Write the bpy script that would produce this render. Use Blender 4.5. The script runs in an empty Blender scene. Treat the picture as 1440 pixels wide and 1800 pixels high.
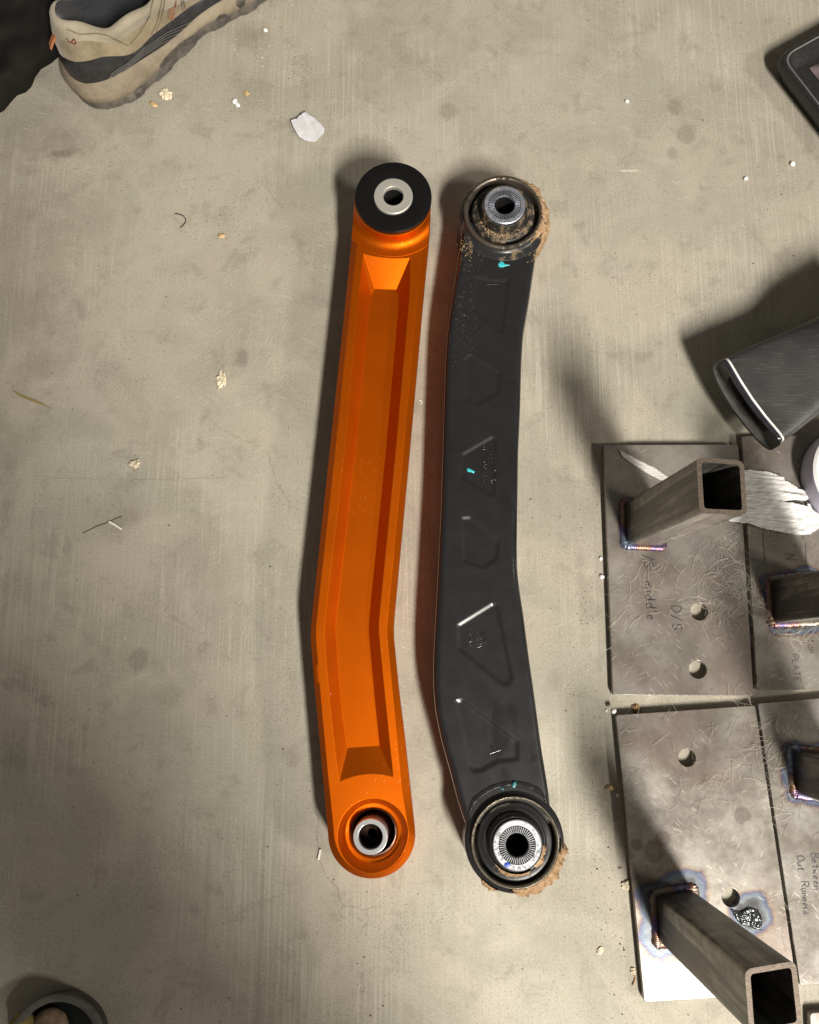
import bpy, bmesh, math, random
from mathutils import Vector, Matrix, noise as mnoise
from mathutils.geometry import delaunay_2d_cdt
from mathutils.bvhtree import BVHTree
random.seed(7)
R = math.radians
sc = bpy.context.scene
COL = sc.collection

# ------------------------------------------------------------------ camera, light, exposure
W0, H0, F0 = 1440.0, 1800.0, 1440.0          # photograph size and focal length in its pixels
CAM_H, TILT = 0.72, math.atan(0.187)         # hand-held phone 0.72 m over the floor, leaning a little
cam_d = bpy.data.cameras.new("camera")
cam_d.sensor_fit = 'HORIZONTAL'; cam_d.sensor_width = 36.0; cam_d.lens = 36.0 * F0 / W0
cam_d.clip_start = 0.01; cam_d.clip_end = 50
cam = bpy.data.objects.new("camera", cam_d); COL.objects.link(cam)
cam.location = (0, 0, CAM_H); cam.rotation_euler = (TILT, 0, 0)
sc.camera = cam

world = bpy.data.worlds.new("World"); sc.world = world; world.use_nodes = True
bg = world.node_tree.nodes["Background"]
bg.inputs[0].default_value = (1.0, 0.93, 0.80, 1); bg.inputs[1].default_value = 0.125   # dim garage

def area(name, loc, target, size, power, color, size_y=None):
    d = bpy.data.lights.new(name, 'AREA'); d.energy = power; d.color = color
    d.shape = 'RECTANGLE'; d.size = size; d.size_y = size_y or size
    o = bpy.data.objects.new(name, d); COL.objects.link(o); o.location = loc
    v = Vector(target) - Vector(loc); o.rotation_euler = v.to_track_quat('-Z', 'Y').to_euler()
    return o
def aim(o, target):                           # the long side of each fitting runs along the room's y axis
    z = (o.location - Vector(target)).normalized(); x = Vector((0, 1, 0)).cross(z).normalized(); y = z.cross(x)
    o.rotation_euler = Matrix((x, y, z)).transposed().to_euler()
aim(area("ceiling_lamp", (1.00, -1.84, 2.50), (0, 0, 0), 0.24, 190, (1.0, 0.945, 0.85), 0.85), (0.1, 0.1, 0))
aim(area("far_ceiling_lamp", (3.20, -1.1, 2.50), (0, 0, 0), 0.30, 62, (1.0, 0.93, 0.81), 0.6), (0.1, 0.1, 0))
sc.view_settings.view_transform = 'Standard'; sc.view_settings.look = 'None'
sc.view_settings.exposure = 0.0; sc.view_settings.gamma = 1.0
sc.render.engine = 'CYCLES'
sc.cycles.use_denoising = True
sc.cycles.max_bounces = 8

# ------------------------------------------------------------------ helpers
CT, ST = math.cos(TILT), math.sin(TILT)
def ray(px, py):
    u = (px - W0/2)/F0; v = -(py - H0/2)/F0
    return Vector((u, v*CT + ST, v*ST - CT))
def P(px, py, z=0.0):                         # where a line of sight meets the level z
    d = ray(px, py)
    return Vector((0, 0, CAM_H)) + d * ((CAM_H - z)/(-d.z))
def SCL(px, py, z=0.0):
    return (P(px+1, py, z) - P(px, py, z)).length
def S(r, g, b, a=1.0):
    f = lambda c: ((c/255+0.055)/1.055)**2.4 if c > 10 else c/255/12.92
    return (f(r), f(g), f(b), a)
WL = {}                                       # world position of each object's origin
def link(o, parent=None, loc=(0, 0, 0)):
    COL.objects.link(o); WL[o.name] = Vector(loc)
    if parent is not None:
        o.parent = parent; o.location = Vector(loc) - WL[parent.name]
    else:
        o.location = loc
    return o
def tag(o, label=None, cat=None, group=None, kind=None):
    if label: o["label"] = label
    if cat: o["category"] = cat
    if group: o["group"] = group
    if kind: o["kind"] = kind
    return o
def thing(name, loc, label, cat, group=None):
    o = bpy.data.objects.new(name, None); o.empty_display_size = 0.02
    link(o, None, loc); return tag(o, label, cat, group)
def obj(name, verts, faces, mat, parent=None, loc=None, smooth=30):
    if loc is None:
        loc = WL[parent.name] if parent is not None else Vector((0, 0, 0))
    loc = Vector(loc)
    me = bpy.data.meshes.new(name)
    me.from_pydata([tuple(Vector(v) - loc) for v in verts], [], faces)
    me.validate(); me.update()
    bm = bmesh.new(); bm.from_mesh(me); bmesh.ops.remove_doubles(bm, verts=bm.verts, dist=1e-6)
    bmesh.ops.recalc_face_normals(bm, faces=bm.faces); bm.to_mesh(me); bm.free()
    if smooth:
        me.polygons.foreach_set("use_smooth", [True]*len(me.polygons))
        me.set_sharp_from_angle(angle=R(smooth))
    me.materials.append(mat)
    return link(bpy.data.objects.new(name, me), parent, loc)

class Geo:                                    # collects verts and faces for one mesh
    def __init__(s): s.v = []; s.f = []
    def add(s, vs, fs):
        b = len(s.v); s.v += [Vector(v) for v in vs]; s.f += [tuple(i+b for i in f) for f in fs]; return b
    def loft(s, rings, closed=True, cap0=False, cap1=False):
        n = len(rings[0]); vs = [p for r in rings for p in r]; fs = []
        m = n if closed else n-1
        for i in range(len(rings)-1):
            for j in range(m):
                a = i*n+j; b = i*n+(j+1) % n
                fs.append((a, b, b+n, a+n))
        if cap0: fs.append(tuple(range(n-1, -1, -1)))
        if cap1: fs.append(tuple((len(rings)-1)*n+j for j in range(n)))
        return s.add(vs, fs)
    def lathe(s, c, prof, n=96, a0=0, a1=360, sx=1, closed=None):
        full = abs(a1-a0) >= 359.9; k = n if full else n+1
        rings = []
        for r, z in prof:
            rings.append([(c[0]+r*math.cos(R(a0+(a1-a0)*j/n)), c[1]+r*math.sin(R(a0+(a1-a0)*j/n)), z) for j in range(k)])
        return s.loft(rings, closed=full)
    def box(s, c, dx, dy, dz, rot=0):
        c = Vector(c); m = Matrix.Rotation(rot, 3, 'Z'); vs = []
        for z in (-dz/2, dz/2):
            for x, y in ((-1, -1), (1, -1), (1, 1), (-1, 1)):
                vs.append(c + m @ Vector((x*dx/2, y*dy/2, z)))
        s.add(vs, [(3, 2, 1, 0), (4, 5, 6, 7), (0, 1, 5, 4), (1, 2, 6, 5), (2, 3, 7, 6), (3, 0, 4, 7)])
    def tube(s, pts, rad, n=6, caps=True):
        pts = [Vector(p) for p in pts]; rings = []
        for i, p in enumerate(pts):
            t = (pts[min(i+1, len(pts)-1)] - pts[max(i-1, 0)]).normalized()
            a = t.cross(Vector((0, 0, 1)))
            if a.length < 1e-4: a = t.cross(Vector((0, 1, 0)))
            a.normalize(); b = t.cross(a)
            r = rad[i] if isinstance(rad, (list, tuple)) else rad
            rings.append([p + a*r*math.cos(2*math.pi*j/n) + b*r*math.sin(2*math.pi*j/n) for j in range(n)])
        return s.loft(rings, True, caps, caps)
    def ribbon(s, pts, w, up=Vector((0, 0, 1))):
        pts = [Vector(p) for p in pts]; L = []; Q = []
        for i, p in enumerate(pts):
            t = (pts[min(i+1, len(pts)-1)] - pts[max(i-1, 0)])
            u = up[i] if isinstance(up, list) else up
            n = t.cross(u)
            if n.length < 1e-9: n = Vector((1, 0, 0))
            n.normalize(); ww = w[i] if isinstance(w, list) else w
            L.append(p - n*ww/2); Q.append(p + n*ww/2)
        return s.loft([L, Q], closed=False)
    def make(s, name, mat, parent=None, loc=None, smooth=30):
        return obj(name, s.v, s.f, mat, parent, loc, smooth)

def inside(p, loop):
    c = False; n = len(loop); x, y = p[0], p[1]
    for i in range(n):
        x1, y1 = loop[i][0], loop[i][1]; x2, y2 = loop[i-1][0], loop[i-1][1]
        if (y1 > y) != (y2 > y) and x < (x2-x1)*(y-y1)/(y2-y1)+x1: c = not c
    return c
def fill(geo, outer, holes, z=None):          # flat face with holes
    pts = []; edges = []; zs = {}
    for lp in [outer]+holes:
        b = len(pts); n = len(lp)
        pts += [Vector((p[0], p[1])) for p in lp]; edges += [(b+i, b+(i+1) % n) for i in range(n)]
    zz = z if z is not None else outer[0][2]
    vo, eo, fo, *_ = delaunay_2d_cdt(pts, edges, [], 0, 1e-7)
    fs = []
    for f in fo:
        c = sum((vo[i] for i in f), Vector((0, 0)))/len(f)
        if inside(c, outer) and not any(inside(c, h) for h in holes): fs.append(tuple(f))
    geo.add([(v.x, v.y, zz) for v in vo], fs)
def lerp(a, b, t): return a + (b-a)*t
def sstep(a, b, x):
    t = min(1, max(0, (x-a)/(b-a))); return t*t*(3-2*t)
def side_fn(ctrl, soft=22):                   # x as a softened piecewise line of y
    def f0(y):
        if y <= ctrl[0][1]: a, b = ctrl[0], ctrl[1]
        elif y >= ctrl[-1][1]: a, b = ctrl[-2], ctrl[-1]
        else:
            for i in range(len(ctrl)-1):
                if ctrl[i][1] <= y <= ctrl[i+1][1]: a, b = ctrl[i], ctrl[i+1]; break
        return a[0] + (b[0]-a[0])*(y-a[1])/(b[1]-a[1])
    def f(y):
        if not soft: return f0(y)
        return sum(f0(y + soft*k/5)*(6-abs(k)) for k in range(-5, 6))/36
    return f
def circle(c, r, z, n=96, a0=0):
    return [Vector((c[0]+r*math.cos(a0+2*math.pi*i/n), c[1]+r*math.sin(a0+2*math.pi*i/n), z)) for i in range(n)]
def rrect(corners, r, k=5):                   # rounded polygon through 3-D corners
    out = []; n = len(corners)
    for i in range(n):
        p = Vector(corners[i]); a = (Vector(corners[i-1])-p); b = (Vector(corners[(i+1) % n])-p)
        a.normalize(); b.normalize()
        for j in range(k+1):
            t = j/k; q = p + a*r*(1-t)**2 + b*r*t**2
            out.append(q)
    return out
def fbm(p, o=4):
    return mnoise.fractal(Vector(p), 1.0, 2.0, o)

# ------------------------------------------------------------------ materials
class Mat:
    def __init__(s, name):
        s.mat = bpy.data.materials.new(name); s.mat.use_nodes = True
        s.t = s.mat.node_tree; s.p = s.t.nodes["Principled BSDF"]; s._o = s._g = None
    def N(s, typ, ins=None, **props):
        n = s.t.nodes.new(typ)
        for k, v in props.items(): setattr(n, k, v)
        for k, v in (ins or {}).items(): s.set(n.inputs[k], v)
        return n
    def set(s, sock, v):
        if isinstance(v, bpy.types.NodeSocket): s.t.links.new(v, sock)
        else:
            if hasattr(sock, "default_value"):
                if sock.type == 'RGBA' and isinstance(v, (int, float)): v = (v, v, v, 1)
                if sock.type == 'RGBA' and len(v) == 3: v = (*v, 1)
                sock.default_value = v
    def obj(s):
        if not s._o: s._o = s.N('ShaderNodeTexCoord').outputs['Object']
        return s._o
    def pos(s):
        if not s._g: s._g = s.N('ShaderNodeNewGeometry').outputs['Position']
        return s._g
    def map(s, vec=None, scale=(1, 1, 1), rot=(0, 0, 0), loc=(0, 0, 0)):
        return s.N('ShaderNodeMapping', {'Vector': vec or s.obj(), 'Scale': scale, 'Rotation': rot, 'Location': loc}).outputs[0]
    def noise(s, scale, detail=3, rough=0.55, vec=None, dist=0.0):
        return s.N('ShaderNodeTexNoise', {'Vector': vec or s.obj(), 'Scale': scale, 'Detail': detail, 'Roughness': rough, 'Distortion': dist}).outputs[0]
    def vor(s, scale, feature='F1', vec=None, out=0, rand=1.0):
        n = s.N('ShaderNodeTexVoronoi', {'Vector': vec or s.obj(), 'Scale': scale, 'Randomness': rand}, feature=feature)
        return n.outputs[out]
    def dash(s, vec, rot, sx, sy, off, th):    # thin short strokes lying at an angle on a flat face
        q = s.map(s.map(vec, rot=(0, 0, rot)), (sx, sy, 1), loc=(off, off*0.7, 0))
        d = s.N('ShaderNodeTexVoronoi', {'Vector': q, 'Scale': 1.0}, feature='F1', voronoi_dimensions='2D').outputs[0]
        return s.sst(d, th, th*0.45)
    def ramp(s, fac, stops, interp='LINEAR'):
        n = s.N('ShaderNodeValToRGB', {0: fac}); cr = n.color_ramp; cr.interpolation = interp
        while len(cr.elements) > 1: cr.elements.remove(cr.elements[-1])
        for i, (p, c) in enumerate(stops):
            if isinstance(c, (int, float)): c = (c, c, c)
            e = cr.elements[0] if i == 0 else cr.elements.new(p)
            e.position = p; e.color = (*c[:3], 1)
        return n.outputs[0]
    def mix(s, fac, a, b, blend='MIX'):
        n = s.N('ShaderNodeMix', data_type='RGBA', blend_type=blend)
        s.set(n.inputs[0], fac); s.set(n.inputs[6], a); s.set(n.inputs[7], b); return n.outputs[2]
    def m(s, op, a, b=0.0, c=0.0):
        n = s.N('ShaderNodeMath', operation=op)
        s.set(n.inputs[0], a); s.set(n.inputs[1], b); s.set(n.inputs[2], c); return n.outputs[0]
    def sst(s, x, a, b, lo=0.0, hi=1.0):
        return s.N('ShaderNodeMapRange', {0: x, 1: a, 2: b, 3: lo, 4: hi}, interpolation_type='SMOOTHSTEP').outputs[0]
    def xyz(s, v): return s.N('ShaderNodeSeparateXYZ', {0: v}).outputs
    def bump(s, h, strength=0.3, dist=0.001, normal=None):
        i = {'Height': h, 'Strength': strength, 'Distance': dist}
        if normal is not None: i['Normal'] = normal
        return s.N('ShaderNodeBump', i).outputs[0]
    def bevel(s, r, n=6): return s.N('ShaderNodeBevel', {'Radius': r}, samples=n).outputs[0]
    def P(s, **k):
        names = dict(color='Base Color', metal='Metallic', rough='Roughness', normal='Normal', coat='Coat Weight', coat_r='Coat Roughness',
                     spec='Specular IOR Level', sheen='Sheen Weight', sss='Subsurface Weight', aniso='Anisotropic', ior='IOR', trans='Transmission Weight')
        for a, v in k.items(): s.set(s.p.inputs[names[a]], v)
        return s.mat

def simple(name, col, rough=0.5, metal=0.0, bev=0, nz=0.0, nscale=300, bstr=0.0, coat=0.0, **kw):
    g = Mat(name); n = g.noise(nscale, 4)
    c = g.mix(g.sst(n, 0.3, 0.7), tuple(x*(1-nz) for x in col[:3]), tuple(min(1, x*(1+nz)) for x in col[:3])) if nz else col
    nr = g.bevel(bev) if bev else None
    if bstr: nr = g.bump(n, bstr, 0.0005, nr)
    g.P(color=c, rough=rough, metal=metal, coat=coat, **kw)
    if nr is not None: g.P(normal=nr)
    return g.mat

def m_concrete():
    g = Mat("concrete"); v = g.pos()
    big = g.noise(2.6, 5, 0.6, v); mid = g.noise(11, 5, 0.6, v, 0.6); fine = g.noise(160, 4, 0.65, v)
    st = g.noise(1.0, 4, 0.65, g.map(v, (420, 9, 1)))           # trowel and brush lines run along the bars
    st2 = g.noise(1.0, 3, 0.6, g.map(v, (130, 2.5, 1)))
    c = g.ramp(big, [(0.30, (0.300, 0.270, 0.215)), (0.50, (0.385, 0.349, 0.283)), (0.70, (0.445, 0.410, 0.340))])
    c = g.mix(g.sst(mid, 0.40, 0.62, 0.0, 0.62), c, (0.27, 0.252, 0.202))
    c = g.mix(g.sst(g.noise(5.0, 4, 0.6, g.map(v, loc=(3, 1, 0))), 0.45, 0.7, 0, 0.5), c, (0.36, 0.35, 0.285))
    c = g.mix(g.sst(g.noise(7.0, 4, 0.6, g.map(v, loc=(8, 5, 0))), 0.50, 0.70, 0, 0.35), c, (0.40, 0.345, 0.295))
    stm = g.sst(g.noise(4.2, 3, 0.6, g.map(v, loc=(6, 2, 0))), 0.42, 0.66, 0.08, 1.0)
    c = g.mix(g.m('MULTIPLY', stm, g.sst(st, 0.46, 0.68, 0.0, 0.52)), c, (0.55, 0.51, 0.43))
    c = g.mix(g.m('MULTIPLY', stm, g.sst(st2, 0.42, 0.27, 0.0, 0.36)), c, (0.22, 0.195, 0.15))
    c = g.mix(g.sst(fine, 0.62, 0.78, 0, 0.40), c, (0.20, 0.175, 0.13))
    c = g.mix(g.sst(fine, 0.36, 0.24, 0, 0.35), c, (0.55, 0.51, 0.43))
    # rubbed and oily marks and one painted tube shadow, placed on the slab
    wob = g.noise(60, 4, 0.6, v); xy = g.xyz(v)
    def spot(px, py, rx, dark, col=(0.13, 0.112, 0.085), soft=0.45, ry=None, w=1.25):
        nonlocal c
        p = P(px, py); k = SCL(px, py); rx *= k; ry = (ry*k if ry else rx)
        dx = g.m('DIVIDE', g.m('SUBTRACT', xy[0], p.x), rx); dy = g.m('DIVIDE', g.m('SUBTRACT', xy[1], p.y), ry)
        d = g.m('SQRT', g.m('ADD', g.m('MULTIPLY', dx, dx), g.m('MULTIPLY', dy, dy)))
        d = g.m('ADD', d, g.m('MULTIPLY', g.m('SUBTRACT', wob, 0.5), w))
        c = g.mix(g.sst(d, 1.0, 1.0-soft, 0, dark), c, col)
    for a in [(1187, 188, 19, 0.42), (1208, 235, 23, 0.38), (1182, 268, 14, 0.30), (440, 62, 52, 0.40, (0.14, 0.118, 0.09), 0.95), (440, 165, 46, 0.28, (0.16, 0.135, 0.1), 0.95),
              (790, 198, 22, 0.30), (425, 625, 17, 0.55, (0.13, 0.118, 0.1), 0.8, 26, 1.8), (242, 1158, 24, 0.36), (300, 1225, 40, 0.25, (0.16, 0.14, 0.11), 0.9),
              (1060, 640, 70, 0.14, (0.14, 0.12, 0.09), 0.95), (120, 250, 60, 0.30, (0.14, 0.12, 0.09), 0.95, 40), (700, 120, 120, 0.22, (0.17, 0.145, 0.11), 0.95),  # first entry: soft shadow of the upper tube painted into the floor colour
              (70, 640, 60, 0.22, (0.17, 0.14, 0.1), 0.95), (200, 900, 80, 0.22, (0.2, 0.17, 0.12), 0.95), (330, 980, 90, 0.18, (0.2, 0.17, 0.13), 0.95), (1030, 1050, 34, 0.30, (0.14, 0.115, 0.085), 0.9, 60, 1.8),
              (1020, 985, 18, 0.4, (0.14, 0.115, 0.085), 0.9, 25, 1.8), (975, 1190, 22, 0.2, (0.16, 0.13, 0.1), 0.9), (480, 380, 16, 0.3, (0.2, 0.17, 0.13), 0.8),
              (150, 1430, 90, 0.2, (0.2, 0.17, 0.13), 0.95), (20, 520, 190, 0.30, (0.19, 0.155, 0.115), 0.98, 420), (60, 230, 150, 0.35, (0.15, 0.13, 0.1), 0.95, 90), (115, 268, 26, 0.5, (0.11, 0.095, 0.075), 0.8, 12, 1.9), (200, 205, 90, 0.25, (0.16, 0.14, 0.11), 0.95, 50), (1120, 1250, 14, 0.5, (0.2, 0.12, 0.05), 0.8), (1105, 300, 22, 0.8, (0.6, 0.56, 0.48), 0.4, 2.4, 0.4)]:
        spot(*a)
    # hairline cracks and pale scratches
    for k_, (rt, sx, sy, th) in enumerate(((0.35, 230, 9, 0.075), (-1.2, 200, 8, 0.07), (1.0, 260, 14, 0.08), (1.57, 330, 4, 0.06), (0.02, 330, 2.2, 0.07))):
        mk = g.sst(g.noise(8, 3, 0.6, g.map(v, loc=(k_*2.3, 0, 0))), 0.50, 0.64)
        c = g.mix(g.m('MULTIPLY', g.dash(v, rt, sx, sy, k_*3.7, th), g.m('MULTIPLY', mk, 0.50)), c, (0.58, 0.545, 0.47))
    mk = g.sst(g.noise(6, 3, 0.6, g.map(v, loc=(9, 0, 0))), 0.54, 0.66)
    c = g.mix(g.m('MULTIPLY', g.dash(v, 0.8, 230, 30, 2.2, 0.07), g.m('MULTIPLY', mk, 0.5)), c, (0.12, 0.10, 0.075))
    gr = g.noise(640, 3, 0.7, v); c = g.mix(g.sst(gr, 0.53, 0.70, 0, 0.50), c, (0.185, 0.163, 0.125)); c = g.mix(g.sst(gr, 0.46, 0.30, 0, 0.40), c, (0.56, 0.525, 0.45))
    pit = g.dash(v, 0.0, 230, 200, 0.0, 0.13); c = g.mix(g.m('MULTIPLY', pit, g.m('MULTIPLY', g.sst(g.noise(16, 3, 0.6, g.map(v, loc=(1, 7, 0))), 0.46, 0.62), 0.6)), c, (0.10, 0.085, 0.062))
    blot = g.noise(34, 6, 0.72, v, 0.4); c = g.mix(g.sst(blot, 0.52, 0.68, 0, 0.42), c, (0.205, 0.183, 0.145)); c = g.mix(g.sst(blot, 0.44, 0.30, 0, 0.22), c, (0.50, 0.47, 0.40))
    # specks
    for sc_, th, col, f in ((150, 0.085, (0.045, 0.035, 0.025), 0.8), (95, 0.05, (0.72, 0.70, 0.64), 0.8)):
        d = g.vor(sc_, 'F1', g.map(v, loc=(sc_, 0, 0)))
        mk = g.sst(g.noise(23, 3, 0.6, g.map(v, loc=(sc_, 3, 0))), 0.54, 0.66)
        c = g.mix(g.m('MULTIPLY', g.sst(d, th*1.4, th*0.7), g.m('MULTIPLY', mk, f)), c, col)
    h = g.m('ADD', g.m('MULTIPLY', st, 0.6), g.m('ADD', g.m('MULTIPLY', fine, 0.5), mid))
    rg = g.m('ADD', 0.50, g.m('MULTIPLY', mid, 0.30))
    return g.P(color=c, rough=rg, spec=0.35, normal=g.bump(h, 0.22, 0.0012))
M_CONC = m_concrete()

def m_orange():
    g = Mat("orange_anodised"); nb = g.bevel(0.0007, 8)
    f = g.noise(1500, 2, 0.5); b = g.noise(25, 3)
    sm = g.noise(9, 4, 0.6, None, 0.6); v = g.obj()
    c = g.mix(g.sst(b, 0.3, 0.7), (0.520, 0.097, 0.0014), (0.565, 0.107, 0.0016))
    nick = g.dash(v, 0.3, 260, 60, 0.0, 0.08)
    nick = g.m('MULTIPLY', nick, g.sst(g.noise(17, 2), 0.56, 0.66))
    c = g.mix(g.m('MULTIPLY', nick, 0.45), c, (0.85, 0.36, 0.12))
    dust = g.sst(g.noise(700, 3, 0.7), 0.66, 0.78); c = g.mix(g.m('MULTIPLY', dust, 0.16), c, (0.6, 0.42, 0.28))
    rg = g.m('ADD', g.m('ADD', 0.41, g.m('MULTIPLY', f, 0.10)), g.m('MULTIPLY', sm, 0.10))
    return g.P(color=c, metal=0.86, rough=rg, normal=g.bump(f, 0.10, 0.0002, nb), spec=0.15)
M_ORANGE = m_orange()
M_DISC = simple("black_plastic_washer", (0.0065, 0.0065, 0.007, 1), 0.32, 0, 0.0006, 0.2, 900, 0.05, spec=0.22)
def m_turned(name, col, rough, sc_=1.0):
    g = Mat(name); nb = g.bevel(0.0004, 6)
    v = g.obj(); x = g.xyz(v)
    r = g.m('SQRT', g.m('ADD', g.m('MULTIPLY', x[0], x[0]), g.m('MULTIPLY', x[1], x[1])))
    rings = g.noise(1, 3, 0.6, g.N('ShaderNodeCombineXYZ', {0: g.m('MULTIPLY', r, 5200), 1: g.m('MULTIPLY', x[2], 900)}).outputs[0])
    c = g.mix(g.sst(rings, 0.3, 0.7), tuple(k*0.82 for k in col), col)
    return g.P(color=c, metal=0.70, rough=g.m('ADD', rough, g.m('MULTIPLY', rings, 0.14)), normal=g.bump(rings, 0.12, 0.0002, nb))
M_TURNED = m_turned("turned_steel", (0.78, 0.75, 0.68), 0.36)
M_CHROME = simple("polished_steel", (0.80, 0.81, 0.83, 1), 0.22, 0.72, 0.0006, 0.05)
M_DARKSTEEL = simple("dark_oiled_steel", (0.16, 0.09, 0.065, 1), 0.22, 1.0, 0.0004, 0.1)
M_HOLE = simple("bore_shade_groove_dirt", (0.007, 0.0065, 0.006, 1), 0.6, 0.0)  # near-black: shade of the deep bores put in colour; also groove dirt

def m_blackpaint():
    g = Mat("black_paint"); v = g.obj()
    sm = g.noise(24, 3, 0.5, v, 1.2); dust = g.noise(70, 5, 0.65, v)
    wet = g.m('MULTIPLY', g.sst(sm, 0.60, 0.74), 0.35)
    c = g.mix(g.sst(dust, 0.35, 0.7), (0.0122, 0.0125, 0.0136), (0.0145, 0.0149, 0.0162))
    c = g.mix(wet, c, (0.0105, 0.0105, 0.0115))
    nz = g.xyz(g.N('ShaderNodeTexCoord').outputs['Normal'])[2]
    c = g.mix(g.sst(nz, 0.86, 0.45), c, (0.006, 0.006, 0.007))           # rolled edges and sides darkened in colour, standing in for dark reflections
    sme = g.noise(14, 4, 0.65, g.map(v, (1, 0.45, 1), (0, 0, 0.5)), 0.8); c = g.mix(g.m('MULTIPLY', g.sst(sme, 0.45, 0.7), 0.35), c, (0.012, 0.0125, 0.0135))
    x = g.xyz(v)
    # dried sandy splashes low on the rim side, near the upper eye
    p = P(800, 560, 0.045) - P(872, 1000, 0); q = P(835, 440, 0.045) - P(872, 1000, 0)
    for pt, rr in ((p, 0.030), (q, 0.022)):
        dx = g.m('SUBTRACT', x[0], pt.x); dy = g.m('MULTIPLY', g.m('SUBTRACT', x[1], pt.y), 0.5)
        d = g.m('SQRT', g.m('ADD', g.m('MULTIPLY', dx, dx), g.m('MULTIPLY', dy, dy)))
        sp = g.noise(420, 4, 0.7, v, 1.5)
        mk = g.m('MULTIPLY', g.sst(sp, 0.60, 0.68), g.sst(d, rr, rr*0.2))
        c = g.mix(g.m('MULTIPLY', mk, 0.75), c, (0.27, 0.22, 0.14))
    rg = g.m('ADD', 0.24, g.m('MULTIPLY', dust, 0.12))
    rg = g.mix(wet, rg, 0.10)
    sp2 = g.vor(170, 'F1', v)
    c = g.mix(g.m('MULTIPLY', g.m('MULTIPLY', g.sst(sp2, 0.08, 0.04), g.sst(g.noise(18, 2), .5, .65)), 0.25), c, (0.22, 0.22, 0.21))
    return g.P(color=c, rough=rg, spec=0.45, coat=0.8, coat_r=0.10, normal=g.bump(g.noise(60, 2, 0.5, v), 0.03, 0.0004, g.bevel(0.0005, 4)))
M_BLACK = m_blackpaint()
def m_dusty(name, base, dustc, lo, hi, rough, scale=160, metal=0.0):
    g = Mat(name); n = g.noise(scale, 5, 0.7); n2 = g.noise(scale*0.25, 4, 0.6)
    k = g.sst(g.m('ADD', g.m('MULTIPLY', n, 0.6), g.m('MULTIPLY', n2, 0.5)), lo, hi)
    c = g.mix(k, base, dustc)
    return g.P(color=c, rough=g.mix(k, rough, 0.9), metal=metal, normal=g.bump(n, 0.25, 0.0006, g.bevel(0.0004, 4)))
M_RUBBER_DUSTY = m_dusty("dusty_rubber", (0.022, 0.021, 0.02), (0.21, 0.145, 0.085), 0.52, 0.70, 0.35)
M_RUBBER = m_dusty("black_rubber", (0.013, 0.013, 0.014), (0.16, 0.12, 0.08), 0.66, 0.78, 0.38)
M_RIM_DUSTY = m_dusty("worn_rim_steel", (0.15, 0.125, 0.10), (0.055, 0.045, 0.035), 0.50, 0.66, 0.34, 140, 0.7)
M_EYE_DUSTY = m_dusty("muddy_black_steel", (0.020, 0.020, 0.021), (0.17, 0.115, 0.065), 0.58, 0.72, 0.28, 150)
M_EYE = m_dusty("black_steel_collar", (0.017, 0.017, 0.018), (0.12, 0.10, 0.08), 0.68, 0.80, 0.25, 150)
M_RIM = m_dusty("bare_rim_steel", (0.42, 0.37, 0.29), (0.10, 0.085, 0.07), 0.50, 0.70, 0.28, 170, 0.9)
M_ZINC = m_dusty("zinc_blue", (0.40, 0.42, 0.50), (0.34, 0.32, 0.30), 0.52, 0.72, 0.36, 260, 0.75)
M_ALU = m_dusty("cast_white_metal", (0.44, 0.45, 0.48), (0.33, 0.33, 0.345), 0.50, 0.70, 0.42, 420, 0.55)
def m_mud():
    g = Mat("dried_mud"); n = g.noise(240, 6, 0.7); n2 = g.noise(900, 3)
    c = g.ramp(n, [(0.28, (0.12, 0.070, 0.035)), (0.48, (0.34, 0.215, 0.12)), (0.70, (0.50, 0.365, 0.235))])
    return g.P(color=c, rough=0.95, spec=0.1, normal=g.bump(g.m('ADD', n, g.m('MULTIPLY', n2, 0.5)), 0.9, 0.0012))
M_MUD = m_mud()
M_TEAL = simple("teal_paint", (0.05, 0.50, 0.55, 1), 0.35, 0, 0, 0.3, 900)
M_TEALD = simple("faded_teal_paint", (0.03, 0.17, 0.20, 1), 0.4, 0, 0, 0.3, 900)
M_BLUE = simple("blue_paint", (0.03, 0.09, 0.55, 1), 0.4)
M_INK = simple("marker_ink", (0.018, 0.014, 0.020, 1), 0.5)
M_INKF = simple("faded_marker_ink", (0.045, 0.038, 0.034, 1), 0.5)

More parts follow.
